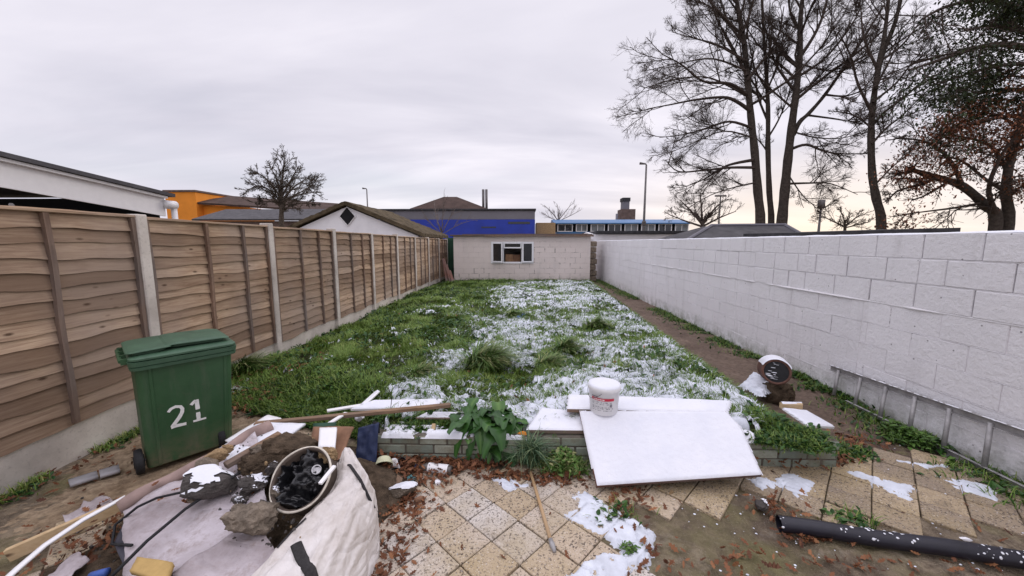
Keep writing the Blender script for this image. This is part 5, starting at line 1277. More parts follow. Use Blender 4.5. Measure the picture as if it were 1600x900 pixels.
def ladder():
    root = thing('ladder', 'aluminium ladder lying on its side against the white block wall', 'ladder', (3.55, 2.9, 0))
    ua, ub = atx(1297, 574, 3.59), atx(1640, 692, 3.59); la, lb = at(1373, 662, .04), at(1640, 770, .03)
    la.x = 3.50; lb.x = 3.52
    def rail(a, b):
        ax = (b-a).normalized(); s = Vector((1, 0, 0)); u = s.cross(ax).normalized()*-1; s = u.cross(ax).normalized()
        mb = MB(); Mx = Matrix(((s.x, ax.x, u.x, a.x), (s.y, ax.y, u.y, a.y), (s.z, ax.z, u.z, a.z), (0, 0, 0, 1))); L = (b-a).length
        mb.bbox(-.012, .012, 0, L, -.03, -.024, .002, 0, 0, Mx); mb.bbox(-.012, .012, 0, L, .024, .03, .002, 0, 0, Mx); mb.bbox(.006, .012, 0, L, -.0238, .0238, .001, 0, 0, Mx)
        return mb.build('rail', M['alu'], root)
    ua2 = ua.copy(); 
    rail(ua2, ub); rail(Vector((3.50, ua.y-.35, .035)), lb)
    y = ua.y-.12; k = 0
    d = (ub-ua); dl = (lb-Vector((3.50, ua.y-.35, .035)))
    while y > 1.95:
        t = (ua.y-y)/(ua.y-ub.y); p = ua+d*t; yl = y-.06; tl = ((ua.y-.35)-yl)/((ua.y-.35)-lb.y); q = Vector((3.50, ua.y-.35, .035))+dl*tl
        if tl < 0: q = Vector((3.51, yl, .05))
        mb = MB(); mb.tube([p, q], .017, 10, flat=1.0); mb.build('rung', M['alu'], root, True); y -= .27
    sn = MB()
    for i in range(60):
        t = R.random(); p = ua+d*t; sn.lathe([(.001, .4), (.7, .25), (1, 0)], 6, 0, Matrix.Translation(p+Vector((R.uniform(-.01, .0), 0, .03))) @ Matrix.Diagonal((.008, .018, .012, 1)))
    props(sn.build('snow_specks', M['snow'], root, True), kind='stuff')
ladder()
# loose paving and edging by the fence
sheet('paving_slab', 'grey paving slab lying loose at the fence foot behind the bin', 'slab', [(346, 606, .03), (378, 597, .03), (412, 600, .04), (352, 620, .03)], .03, .002, M['slab_grey'], 6, 81)
for (c4, lb_, s) in (([(107, 754, .025), (152, 740, .025), (154, 748, .025), (110, 762, .025)], 'narrow grey edging slab, left of the pair by the bin wheel', 82), ([(155, 739, .025), (186, 730, .025), (188, 739, .025), (157, 748, .025)], 'narrow grey edging slab touching the bin wheel', 83)):
    sheet('edging_slab', lb_, 'slab', c4, .025, .001, M['slab_grey'], 4, s)
bar('edging_strip', 'white edging strip at the shed corner where the path begins', 'edging', at(922, 441, .04), at(946, 456, .03), .07, .03, M['white_render'])
for i, (u, v, l_) in enumerate(((572, 523, 'pale wood offcut lying in the grass near the fence'), (600, 508, 'tan wood offcut in the grass closer to the fence foot'))):
    p = at(u, v, .14); bar('wood_offcut', l_, 'offcut', p, p+Vector((.22, .02, .01)), .07, .03, M['pine'])

# ------------------------------------------------------------------ behind and beside the shed
def boxpart(name, mat, root, x0, x1, y0, y1, z0, z1, b=.01):
    m = MB(); m.bbox(x0, x1, y0, y1, z0, z1, b); return m.build(name, mat, root)
p0 = aty(696, 374, 17.6); p1 = aty(712, 440, 17.6)
g = thing('steel_container', 'dark green metal container side in the gap left of the cream shed', 'container', (-3.3, 17.9, 0))
boxpart('body', M['green_metal'], g, -3.62, -2.72, 17.85, 18.6, 0, 1.98)
cm = MB()
for i in range(8): cm.bbox(-3.6+i*.11, -3.55+i*.11, 17.82, 17.848, .1, 1.9, .004)
cm.build('rib', M['green_metal'], g)
for i, (xa, xb, yb, l_) in enumerate(((-3.28, -3.42, 1.05, 'reddish brown board leaning at the shed corner, longest of three'), (-3.1, -3.3, .8, 'reddish brown board leaning at the shed corner, middle length'), (-2.99, -3.14, .55, 'reddish brown board leaning at the shed corner, shortest'))):
    bar('leaning_board', l_, 'board', Vector((xa+.1, 15.6-.1*i, .08)), Vector((xb, 16.1-.1*i, yb)), .13, .02, M['red_wood'], math.pi/2*0)
rub = [(3.13+R.uniform(-.1, .1), 16.6+R.uniform(-.1, .1), .15+.27*k) for k in range(6)]
g = thing('stone_pile', 'rough white-streaked stone pier in the gap right of the shed', 'pier', (3.15, 16.8, 0))
mb = MB()
for k in range(7):
    for j in range(2): mb.bbox(3.04+R.uniform(-.02, .02), 3.34+R.uniform(-.03, .03), 16.5+j*.3, 16.78+j*.3, .26*k+.01, .26*k+.25, .03, 0, R.random())
mb.build('stones', M['stone_grey'], g)

def gable():   # next garden's outbuilding, gable toward us
    Y = 14.0; a = aty(541, 318, Y); L = aty(440, 362, Y); Rr = Vector((-3.82, Y, 2.02)); root = thing('gabled_outbuilding', 'white gabled outbuilding with a black diamond and mossy roof beyond the fence', 'outbuilding', (a.x, Y, 0))
    D = 4.6; wl = L.x+.25; wr = Rr.x-.12; zl = L.z-.05; zr = Rr.z-.02
    V = []
    for y in (Y+.02, Y+D-.1): V += [(wl, y, 0), (wr, y, 0), (wr, y, zr), (a.x, y, a.z-.12), (wl, y, zl)]
    mk('wall', V, [(0, 1, 2, 3, 4), (9, 8, 7, 6, 5), (0, 5, 6, 1), (1, 6, 7, 2), (0, 4, 9, 5)], M['white_render'], root)
    def slope(p, q, name, seed):
        n1, n2 = 22, 26; V = []
        for top in (0, 1):
            for i in range(n1+1):
                for j in range(n2+1):
                    s, t = i/n1, j/n2; x = p[0]+(q[0]-p[0])*s; z = p[1]+(q[1]-p[1])*s
                    V.append((x, Y-.14+t*(D+.2), z+(.05+.045*float(fbm(s*9, t*14, seed))+.02*(i % 2) if top else -.06)))
        k = (n1+1)*(n2+1); F = []
        for i in range(n1):
            for j in range(n2): b = i*(n2+1)+j; F += [(b+k, b+n2+1+k, b+n2+2+k, b+1+k), (b, b+1, b+n2+2, b+n2+1)]
        for i in range(n1): b = i*(n2+1); F += [(b, b+n2+1, b+n2+1+k, b+k)]; c = b+n2; F += [(c, c+k, c+n2+1+k, c+n2+1)]
        for j in range(n2): F += [(j, j+k, j+1+k, j+1)]; c = n1*(n2+1)+j; F += [(c, c+1, c+1+k, c+k)]
        return mk(name, V, F, M['moss_roof'], root)
    slope((a.x-.004, a.z), (L.x-.05, L.z-.03), 'roof', 3); slope((a.x+.004, a.z), (Rr.x+.12, Rr.z+.0), 'roof', 5)
    c = aty(543, 338, Y); h = .35; m = MB(); m.prism([(c.x-h*.85, Y+.005, c.z), (c.x, Y+.005, c.z-h), (c.x+h*.85, Y+.005, c.z), (c.x, Y+.005, c.z+h)], .03); m.build('diamond_vent', M['dark'], root)
    fr = MB()
    for (p, q) in (((c.x-h*.85, c.z), (c.x, c.z-h)), ((c.x, c.z-h), (c.x+h*.85, c.z)), ((c.x+h*.85, c.z), (c.x, c.z+h)), ((c.x, c.z+h), (c.x-h*.85, c.z))): fr.tube([(p[0], Y-.01, p[1]), (q[0], Y-.01, q[1])], .025, 4)
    fr.build('vent_frame', M['white_plastic'], root)
gable()
def canopy():   # left neighbour's extension: deep white fascia under a dark roof edge
    X = -5.0; a = atx(-60, 230, X); b = atx(258, 305, X); root = thing('white_extension', 'neighbour extension with deep white fascia and dark roof edge behind the fence', 'extension', (X-1.5, 4, 0))
    def strip(name, mat, za, zb, dx, th, ya=-.6, yb=0.0):
        m = MB(); s = (b.z-a.z)/(b.y-a.y); y0 = a.y+ya; y1 = b.y+yb
        V = []
        for x in (X+dx, X+dx-th):
            for y in (y0, y1):
                zc = b.z+(y-b.y)*s; V += [(x, y, zc+za), (x, y, zc+zb)]
        m.add(V, [(0, 2, 3, 1), (4, 5, 7, 6), (0, 1, 5, 4), (2, 6, 7, 3), (1, 3, 7, 5), (0, 4, 6, 2)]); return m.build(name, mat, root)
    strip('roof', M['grey_roof'], -.015, .03, .09, 3.2, -.6, .06); strip('fascia', M['white_plastic'], -.295, -.018, .0, .03, -.6, -.02)
    strip('soffit', M['white_plastic'], -.05, -.02, .055, .05, -.6, -.02)
    boxpart('side_shade_wall', M['dark'], root, X-1.3, X-1.2, a.y-.6, b.y-.1, 0, 2.2); boxpart('back_shade_wall', M['dark'], root, X-3.1, X-3.0, a.y-.6, b.y-.1, 0, 2.2); boxpart('end_shade_wall', M['dark'], root, X-3.0, X-.06, b.y-.16, b.y-.04, 0, 2.35)  # near-black boxes: the shade under the canopy roof put into colour
    boxpart('post', M['white_plastic'], root, X-.12, X-.035, a.y-.3, a.y-.2, 0, 2.3)
    m = MB(); m.tube([(X-.05, a.y+.3, 2.12), (X-1.2, a.y+1.2, 2.09)], .02, 6); m.build('light_tube', M['alu'], root)
    m = MB(); m.tube([(X+.03, b.y+.1, b.z-.13), (X+.03, b.y-.05, b.z-.13)], .06, 12); m.tube([(X+.03, b.y+.08, b.z-.15), (X+.03, b.y+.08, .1)], .035, 10); m.build('downpipe', M['white_plastic'], root, True)
canopy()
def right_building():   # beyond the end of the block wall
    root = thing('white_outbuilding', 'low white outbuilding with dark flat roof beyond the end of the block wall', 'outbuilding', (6, 19.2, 0))
    a = aty(930, 362, 19.2); b = aty(1072, 372, 19.2)
    boxpart('wall', M['white_render'], root, 3.5, b.x+.6, 19.05, 23, 0, 2.17, .01); boxpart('roof', M['felt'], root, 3.75, b.x+.75, 18.85, 23.2, 2.175, 2.34, .02)
    m = MB(); m.prism([(3.45, 18.98, 1.9), (3.45, 21.2, 1.9), (3.45, 21.2, 2.2), (3.45, 20.3, 2.30), (3.45, 18.98, 2.2)], .18); m.build('side_gable', M['white_render'], root)
    boxpart('air_brick', M['dark'], root, 6.25, 6.5, 19.02, 19.048, 1.68, 1.86)
right_building()
def hip_roof():
    Y = 10.5; root = thing('hipped_garage', 'dark slate hipped roof garage just over the block wall', 'garage', (8, Y+2, 0))
    l = aty(1064, 380, Y); r = aty(1262, 372, Y); tl = aty(1112, 353, Y+1.6); tr = aty(1226, 352, Y+1.6)
    z0 = 1.70; V = [(l.x, Y, z0), (r.x+.3, Y, z0), (r.x+.3, Y+3.6, z0), (l.x, Y+3.6, z0), (tl.x, Y+1.6, tl.z), (tr.x, Y+1.6, tr.z), (tr.x, Y+2.2, tr.z), (tl.x, Y+2.2, tl.z)]
    mk('roof', V, [(0, 1, 5, 4), (1, 2, 6, 5), (2, 3, 7, 6), (3, 0, 4, 7), (4, 5, 6, 7), (3, 2, 1, 0)], M['grey_roof'], root)
    m = MB(); m.tube([Vector(V[0])+Vector((0, 0, .02)), Vector(V[4])+Vector((0, 0, .02))], .05, 6); m.tube([Vector(V[1])+Vector((0, 0, .02)), Vector(V[5])+Vector((0, 0, .02))], .05, 6); m.tube([Vector(V[4])+Vector((0, 0, .02)), Vector(V[5])+Vector((0, 0, .02))], .05, 6)
    m.build('ridge_tile', M['grey_band'], root); boxpart('wall', M['white_render'], root, l.x+.15, r.x+.15, Y+.15, Y+3.45, 0, z0-.004)
    root = thing('long_shed', 'long low dark-roofed shed behind the near part of the block wall', 'shed', (7, 7.5, 0))
    a = aty(1240, 361, 8.2); b = aty(1468, 354, 7.2)
    V = [(4.9, 8.4, 1.90), (4.9, 6.0, 1.90), (9.5, 6.0, 2.12), (9.5, 8.4, 2.12)]
    m = MB(); m.prism([(5.05, 8.6, 1.70), (5.05, 7.0, 1.68), (8.0, 7.0, 1.77), (8.0, 8.6, 1.79)], .25); m.build('roof', M['felt'], root)
    boxpart('wall', M['felt'], root, 5.15, 7.9, 7.1, 8.5, 0, 1.675)
hip_roof()
def far_buildings():
    Y = 42
    def X(u): return aty(u, 350, Y).x
    def Z(v, y=Y): return aty(800, v, y).z
    # blue panelled school block
    root = thing('school_block', 'dark blue panelled school block with grey band and twin chimneys behind the shed', 'building', ((X(600)+X(836))/2, Y+5, 0))
    x0, x1 = X(585), X(836)
    boxpart('wall', M['blue_panel'], root, x0, x1, Y, Y+12, 0, Z(343), .03); boxpart('upper_band', M['grey_band'], root, x0+.02, x1-.02, Y+.05, Y+12, Z(343)+.004, Z(329), .03); boxpart('parapet', M['felt'], root, x0-.1, x1+.1, Y-.1, Y+12.1, Z(329)+.004, Z(326), .03)
    for u0, u1, v0, v1 in ((794, 828, 346.5, 350), (752, 775, 354, 356)):
        boxpart('window', M['glass'], root, X(u0), X(u1), Y-.03, Y+.1, Z(v1), Z(v0))
    Y2 = Y+6; a = [aty(640, 326, Y2), aty(762, 326, Y2), aty(740, 309.5, Y2+3), aty(700, 307.5, Y2+3)]
    zb = Z(329)-.3; V = [(a[0].x, Y2, a[0].z), (a[1].x, Y2, a[1].z), (a[1].x, Y2+7, a[1].z), (a[0].x, Y2+7, a[0].z), (a[3].x-.6, Y2+3, a[3].z), (a[3].x+1.2, Y2+3, a[3].z)]
    mk('roof', V, [(0, 1, 5, 4), (1, 2, 5), (2, 3, 4, 5), (3, 0, 4), (3, 2, 1, 0)], M['brown_roof'], root)
    boxpart('roof_storey', M['grey_band'], root, a[0].x+.5, a[1].x-.4, Y2+.3, Y2+6.5, zb, a[0].z-.004)
    for u in (755, 760): 
        m = MB(); p = aty(u, 296, Y2+1); m.tube([(p.x, p.y, zb), (p.x, p.y, p.z)], .17, 10); m.build('chimney', M['steel'], root, True)
    # grey annex running left behind the gable
    p = aty(836, 326, Y)
    # pale blue classroom row with white mullions
    Yb = 46; root = thing('blue_classrooms', 'low pale blue roofed building with a row of white framed windows', 'building', (aty(975, 350, Yb).x, Yb+3, 0))
    bx0, bx1 = aty(868, 350, Yb).x, aty(1079, 350, Yb).x; zr = aty(900, 340, Yb).z; zm = aty(900, 350, Yb).z; zl = aty(900, 362, Yb).z
    boxpart('wall', M['sky_blue'], root, bx0+.2, bx1-.2, Yb, Yb+6, 0, zl)
    boxpart('upper_wall', M['dark'], root, bx0+.2, bx1-.2, Yb+.3, Yb+6, zl+.004, zm)
    m = MB(); V = [(bx0-.2, Yb-.4, zm), (bx1+.1, Yb-.4, zm), (bx1+.1, Yb-.4, zm+.12), (bx0-.2, Yb-.4, zm+.12), (bx0-.2, Yb+4, zr), (bx1+.1, Yb+4, zr), (bx0-.2, Yb+6.4, zm), (bx1+.1, Yb+6.4, zm)]
    m.add(V, [(0, 1, 2, 3), (3, 2, 5, 4), (4, 5, 7, 6), (0, 6, 7, 1), (0, 3, 4, 6), (1, 7, 5, 2)]); ro = m.build('roof', M['sky_blue'], root)
    us = [868, 897, 920, 947, 973, 999, 1026, 1052, 1078]
    for i in range(8):
        a0, a1 = aty(us[i]+3, 350, Yb).x, aty(us[i+1]-2, 350, Yb).x
        m = MB(); m.bbox(a0, a0+.10, Yb-.06, Yb+.1, zl, zm-.01, .01); m.bbox(a1-.10, a1, Yb-.06, Yb+.1, zl, zm-.01, .01); m.bbox(a0+.1, a1-.1, Yb-.06, Yb+.1, zm-.07, zm-.01, .01); m.bbox(a0+.1, a1-.1, Yb-.06, Yb+.1, zl, zl+.08, .01)
        m.bbox((a0+a1)/2-.035, (a0+a1)/2+.035, Yb-.05, Yb+.1, zl+.08, zm-.07, .01); w = m.build('window', M['upvc'], root); boxpart('pane', M['grey_glass' if i % 3 else 'glass'], w, a0+.11, a1-.11, Yb+.02, Yb+.08, zl+.09, zm-.08, .004)
    # brick tower
    Yt = 60; root = thing('brick_tower', 'grey brick tower with lower brick shoulder behind the pale blue building', 'tower', (aty(982, 330, Yt).x, Yt, 0))
    p, q = aty(974, 310, Yt), aty(984, 310, Yt); boxpart('shaft', M['grey_band'], root, p.x, q.x, Yt, Yt+1.5, 0, p.z); boxpart('cap', M['felt'], root, p.x-.1, q.x+.1, Yt-.1, Yt+1.6, p.z-.45, p.z+.12)
    p, q = aty(970, 327, Yt), aty(992, 327, Yt); boxpart('shoulder', M['brick'], root, p.x, q.x, Yt-.4, Yt+2, 0, p.z)
    p = aty(964, 334, Yt); m = MB(); m.tube([(p.x, Yt, 2), (p.x, Yt, p.z)], .2, 8); m.build('flue', M['grey_band'], root, True)
    # orange building and its brown roofs, far left
    Yo = 48; root = thing('orange_building', 'bright orange rendered building with long brown roof beyond the white extension', 'building', (aty(300, 330, Yo).x, Yo, 0))
    p, q = aty(257, 300, Yo), aty(305, 302, Yo); boxpart('wall', M['orange'], root, p.x, q.x, Yo, Yo+8, 0, p.z, .02); boxpart('parapet', M['brick'], root, p.x-.15, q.x+.15, Yo-.15, Yo+8, p.z+.004, p.z+.25, .02)
    q2 = aty(338, 318, Yo); boxpart('side_wing', M['orange'], root, q.x+.004, q2.x+2.2, Yo+1, Yo+8, 0, aty(320, 321, Yo).z, .02)
    s, e = aty(300, 305, Yo), aty(520, 330, Yo); m = MB()
    m.prism([(q.x-1, Yo+.2, aty(300, 318, Yo).z), (e.x, Yo+.2, aty(300, 333, Yo).z), (e.x, Yo+5, aty(480, 322, Yo+5).z), (q.x+1, Yo+5, aty(330, 309, Yo+5).z)], .25); m.build('roof', M['brown_roof'], root)
    root = thing('dark_roofed_building', 'long low dark roofed building between the orange building and the gable', 'building', (aty(370, 345, 30).x, 30, 0))
    p, q, r_ = aty(300, 345, 30), aty(520, 345, 30), aty(340, 328, 33); m = MB(); m.prism([(p.x, 30, p.z), (q.x, 30, p.z), (q.x, 34, r_.z), (r_.x, 34, r_.z)], .15); m.build('roof', M['grey_roof'], root); boxpart('wall', M['brick'], root, p.x+.3, q.x-.3, 30.3, 34, 0, p.z-.01)
    # flat scrub roofline right of the school
    root = thing('flat_roofed_store', 'small brown flat roofed store between the two blue buildings', 'building', (aty(850, 355, 44).x, 44, 0)); p, q = aty(838, 348, 44), aty(868, 348, 44); boxpart('wall', M['stone_tan'], root, p.x, q.x, 44, 47, 0, p.z)
far_buildings()
def lamp(u, v, y, name, label, head='arm', mid=False):
    t = aty(u, v, y); root = thing(name, label, 'lamp post', (t.x, y, 0), 0, 'lamp posts beyond the gardens'); m = MB(); m.tube([(t.x, y, 0), (t.x, y, 2.5), (t.x, y, t.z)], [.11, .09, .06], 8); m.build('pole', M['steel'], root, True)
    m = MB()
    if head == 'arm': m.tube([(t.x, y, t.z), (t.x-.05, y, t.z+.08), (t.x-.45, y, t.z+.12)], [.05, .05, .09], 8)
    elif head == 'two': m.tube([(t.x-.55, y, t.z), (t.x+.55, y, t.z)], .09, 8)
    else: m.bbox(t.x-.22, t.x+.22, y-.15, y+.15, t.z-.7, t.z, .05)
    m.build('lamp_head', M['steel'], root, True)
    if mid: m = MB(); m.bbox(t.x-.12, t.x+.12, y-.12, y+.12, t.z*.42, t.z*.42+.3, .03); m.build('junction_box', M['steel'], root)
lamp(1010, 258, 26, 'lamp_post', 'tall thin lamp post in front of the pale blue building', 'arm', True)
lamp(1126, 306, 38, 'lamp_post', 'twin-headed lamp post between the small bare tree and the big trunks', 'two')
lamp(573, 296, 40, 'lamp_post', 'small far lamp post above the mossy gable roof', 'arm')
lamp(1284, 312, 30, 'lamp_post', 'pale post with box head seen between the big bare trunks', 'box')

# ------------------------------------------------------------------ trees
class Twigs:
    """branches gathered by level and turned into tubes in numpy"""
    def __init__(s, seed): s.r = np.random.default_rng(seed); s.by = {}; s.tips = []
    def put(s, P, rad, sides): s.by.setdefault((len(P), sides), []).append((P, rad))
    def mesh(s):
        Vs = []; Fs = []; b = 0
        for (n, k), L in s.by.items():
            P = np.array([p for p, _ in L]); Rd = np.array([r for _, r in L]); B = len(L)
            T = np.zeros_like(P); T[:, 1:-1] = P[:, 2:]-P[:, :-2]; T[:, 0] = P[:, 1]-P[:, 0]; T[:, -1] = P[:, -1]-P[:, -2]
            T /= np.linalg.norm(T, axis=-1, keepdims=True)+1e-9
            ref = np.where(np.abs(T[:, :1, 2:3]) > .9, np.array([1., 0, 0]), np.array([0, 0, 1.])); X = np.cross(T, np.broadcast_to(ref, T.shape)); X /= np.linalg.norm(X, axis=-1, keepdims=True)+1e-9; Y = np.cross(X, T)
            an = 2*np.pi*np.arange(k)/k
            V = P[:, :, None]+Rd[:, :, None, None]*(np.cos(an)[None, None, :, None]*X[:, :, None]+np.sin(an)[None, None, :, None]*Y[:, :, None])
            i = np.arange(n-1)[:, None]*k; j = np.arange(k)[None]; q = np.stack([i+j, i+(j+1) % k, i+k+(j+1) % k, i+k+j], -1).reshape(-1, 4)
            F = (np.arange(B)[:, None, None]*n*k+q[None]).reshape(-1, 4)+b; Vs.append(V.reshape(-1, 3)); Fs.append(F); b += B*n*k
        return np.concatenate(Vs), np.concatenate(Fs)
    def walk(s, p, d, L, r0, r1, n, wander, up):
        P = [p]; d = d/np.linalg.norm(d); st = L/(n-1)
        for i in range(n-1):
            d = d+s.r.normal(0, wander, 3)+np.array([0, 0, up]); d /= np.linalg.norm(d); P.append(P[-1]+d*st)
        P = np.array(P); return P, np.linspace(r0, r1, n)
    def spawn(s, P, Rd, L, lvl, cfg):
        """side shoots along a branch"""
        c = cfg[lvl]; n = max(1, int(round(c['n']*s.r.uniform(.75, 1.25))))
        for t in np.sort(s.r.uniform(c.get('t0', .2), 1.0, n)):
            f = t*(len(P)-1); i = min(int(f), len(P)-2); p = P[i]+(P[i+1]-P[i])*(f-i); d = P[i+1]-P[i]; d = d/np.linalg.norm(d)
            o = s.r.normal(0, 1, 3); o -= d*(o@d); o /= np.linalg.norm(o); o[1] *= c.get('flat', 1.0)
            a = s.r.uniform(*c['ang']); dd = d*math.cos(a)+o*math.sin(a)
            rr = max(c['rmin'], (Rd[i]*(1-(f-i))+Rd[i+1]*(f-i))*c['rr']); l = c['len']*s.r.uniform(.6, 1.3)*(1.15-.55*t)*L
            Q, q = s.walk(p, dd, l, rr, max(c['rmin']*.7, rr*.4), c['seg'], c['wan'], c['up']); s.put(Q, q, c['sides'])
            if lvl+1 < len(cfg): s.spawn(Q, q, l, lvl+1, cfg)
            else: s.tips.append(Q)
OAK = [dict(n=9, len=.42, ang=(.35, .95), rr=.5, rmin=.015, seg=6, wan=.10, up=.045, sides=5, t0=.12),
       dict(n=6, len=.46, ang=(.4, 1.0), rr=.5, rmin=.0085, seg=5, wan=.12, up=.04, sides=4, t0=.12),
       dict(n=6, len=.62, ang=(.35, 1.0), rr=.55, rmin=.0045, seg=5, wan=.17, up=.03, sides=3, t0=.08),
       dict(n=4, len=.85, ang=(.35, 1.05), rr=.6, rmin=.0028, seg=4, wan=.2, up=.02, sides=3, t0=.1)]
def smooth_poly(P, k=4):
    P = np.array(P, float); out = []
    for i in range(len(P)-1):
        p0, p1, p2, p3 = P[max(i-1, 0)], P[i], P[i+1], P[min(i+2, len(P)-1)]
        for j in range(k):
            t = j/k; out.append(.5*((2*p1)+(-p0+p2)*t+(2*p0-5*p1+4*p2-p3)*t*t+(-p0+3*p1-3*p2+p3)*t**3))
    out.append(P[-1]); return np.array(out)
def tree(name, label, Y, trunks, limbs, seed, cfg=OAK, bark='bark', leaves=None, group='trees beyond the gardens', cat='tree', yj=.45, extra=0):
    base = aty(*trunks[0][0][0], Y); root = thing(name, label, cat, (base.x, Y, 0), 0, group); tw = Twigs(seed); tm = MB(); r = tw.r; main = []
    for pts, w0, w1 in trunks:
        ysl = r.uniform(-.05, .05); P = [np.array(aty(u, v, Y+ysl*i)) for i, (u, v) in enumerate(pts)]
        if pts is trunks[0][0] or pts[0][1] > 330: P = [np.array([P[0][0], P[0][1], -.1])]+P
        P = smooth_poly(P); wr = np.linspace(w0, w1, len(P))*(.78 if cfg is OAK else 1); wr = wr*(1+.06*np.sin(np.arange(len(P))*1.7))
        if P[0][2] < .1: wr[:4] *= np.array([1.35, 1.2, 1.1, 1.04])
        tm.tube(P.tolist(), wr.tolist(), 12); main.append((P, wr))
    tm.build('trunk', M[bark], root, True)
    def side_limb(P, wr):
        L = np.linalg.norm(np.diff(P, axis=0), axis=1).sum(); tw.put(P, wr, 7); tw.spawn(P, wr, L, 0, cfg)
    for pts, w0, w1 in limbs:
        ysl = r.uniform(-yj, yj); P = smooth_poly([np.array(aty(u, v, Y+ysl*i)) for i, (u, v) in enumerate(pts)])
        side_limb(P, np.linspace(w0, w1, len(P))*(.72 if cfg is OAK else 1))
    for P, wr in main:       # shoots from the upper trunk, and limbs toward and away from us
        L = np.linalg.norm(np.diff(P, axis=0), axis=1).sum(); h = len(P)
        U = P[int(h*.45):]; tw.spawn(U, wr[int(h*.45):], L*.55, 0, [dict(cfg[0], n=cfg[0]['n']*.8)]+cfg[1:])
        for k in range(extra):
            i = r.integers(int(h*.35), h-1); a = r.choice([-1, 1])*r.uniform(.7, 1.3); d = np.array([r.uniform(-.7, .7), a, r.uniform(.2, .8)])
            Q, q = tw.walk(P[i], d, L*r.uniform(.2, .33), wr[i]*.5, .02, 8, .12, .04); side_limb(Q, q)
    V, F = tw.mesh(); mk('crown', V, F, M['twig' if bark == 'bark' else bark], root)
    if leaves:
        for (mat, n, size, box, nm) in leaves:
            tips = [t for t in tw.tips]; rr = np.random.default_rng(seed+3); C = []
            mids = np.array([t[-1] for t in tips]); ok = box(mids); mids = mids[ok]
            if not len(mids): continue
            # leaves grow in sprays about the twig ends: uneven, with gaps
            k = rr.integers(0, len(mids), n); keepw = fbm(mids[:, 0]*1.3, mids[:, 2]*1.3+mids[:, 1]*.5, seed) > .44; k = k[keepw[k]]
            P = mids[k]+rr.normal(0, .22, (len(k), 3))*np.array([1.2, 1.2, .8])
            V, F, A = leafquads(P, rr.uniform(.6, 1.3, len(k))*size, rr.uniform(.2, .36, len(k))*size, rr.uniform(0, 1, len(k)), seed, (-1.2, .7))
            mk(nm, V, F, M[mat], root, attrs={'var': A})
    return root
tree('oak_tree', 'tall bare tree with long low limbs reaching left over the roofs, leftmost big trunk', 16,
     [([(1188, 352), (1184, 300), (1179, 236), (1173, 181), (1167, 114), (1162, 63), (1152, 8), (1140, -70)], .25, .07)],
     [([(1171, 172), (1150, 158), (1129, 152), (1087, 156), (1045, 164), (1012, 170)], .11, .02), ([(1167, 148), (1141, 131), (1099, 127), (1065, 101), (1035, 85)], .10, .02),
      ([(1178, 250), (1150, 255), (1129, 262), (1100, 280), (1070, 292)], .10, .02), ([(1180, 262), (1140, 262), (1100, 266), (1060, 268), (1040, 250)], .09, .02),
      ([(1167, 118), (1150, 85), (1137, 60), (1118, 25), (1105, -20)], .09, .025), ([(1163, 70), (1140, 40), (1115, 15), (1090, 0)], .08, .02), ([(1165, 95), (1120, 70), (1085, 60), (1050, 50)], .07, .015),
      ([(1175, 200), (1140, 190), (1105, 200), (1070, 210), (1030, 215)], .08, .015), ([(1161, 50), (1175, 10), (1185, -40)], .08, .03), ([(1168, 125), (1195, 90), (1215, 60), (1225, 10)], .08, .02), ([(1160, 55), (1125, 20), (1090, -20), (1060, -60)], .07, .02), ([(1166, 110), (1115, 92), (1065, 98), (1020, 108)], .06, .015), ([(1170, 152), (1110, 122), (1055, 124), (1005, 138)], .06, .015), ([(1176, 215), (1130, 205), (1080, 225), (1030, 245)], .05, .012), ([(1183, 285), (1150, 292), (1110, 305), (1075, 325)], .05, .012)], 101, extra=1)
tree('oak_tree', 'slender bare trunk squeezed between the two thick bare trunks', 16.5,
     [([(1205, 352), (1202, 300), (1200, 236), (1200, 169), (1197, 110), (1193, 50), (1190, -20)], .17, .05)],
     [([(1200, 190), (1184, 150), (1180, 120), (1172, 70)], .07, .02), ([(1200, 215), (1215, 190), (1228, 160), (1240, 120)], .06, .02), ([(1199, 140), (1215, 100), (1225, 50)], .06, .02), ([(1201, 240), (1180, 215), (1150, 215)], .05, .015)], 102, extra=0)
tree('oak_tree', 'thick bare trunk leaning right with a broad fork, right of the slender one', 16,
     [([(1221, 354), (1226, 300), (1231, 250), (1237, 198), (1244, 143), (1250, 84), (1251, 25), (1262, -60)], .27, .08), ([(1239, 211), (1250, 190), (1264, 177), (1289, 148), (1319, 105), (1352, 55), (1380, 10)], .12, .04)],
     [([(1238, 232), (1260, 226), (1285, 235), (1310, 240), (1352, 240)], .09, .02), ([(1233, 287), (1265, 286), (1298, 287), (1340, 304)], .07, .015), ([(1244, 145), (1225, 120), (1210, 95), (1195, 40)], .09, .025),
      ([(1250, 90), (1275, 50), (1290, 10), (1300, -40)], .10, .03), ([(1247, 120), (1290, 90), (1330, 40), (1350, 0)], .08, .02), ([(1290, 148), (1320, 150), (1350, 140), (1385, 120)], .06, .015), ([(1251, 50), (1235, 20), (1230, -30)], .08, .03),
      ([(1262, 180), (1300, 185), (1340, 190), (1370, 180)], .06, .015), ([(1230, 270), (1250, 300), (1268, 318), (1290, 325)], .04, .012), ([(1240, 170), (1205, 140), (1180, 115), (1150, 110)], .06, .02), ([(1243, 150), (1275, 125), (1310, 85), (1335, 60)], .06, .015), ([(1237, 205), (1275, 215), (1320, 215), (1360, 200)], .05, .012), ([(1250, 100), (1300, 110), (1345, 90), (1380, 70)], .05, .012)], 103, extra=1)
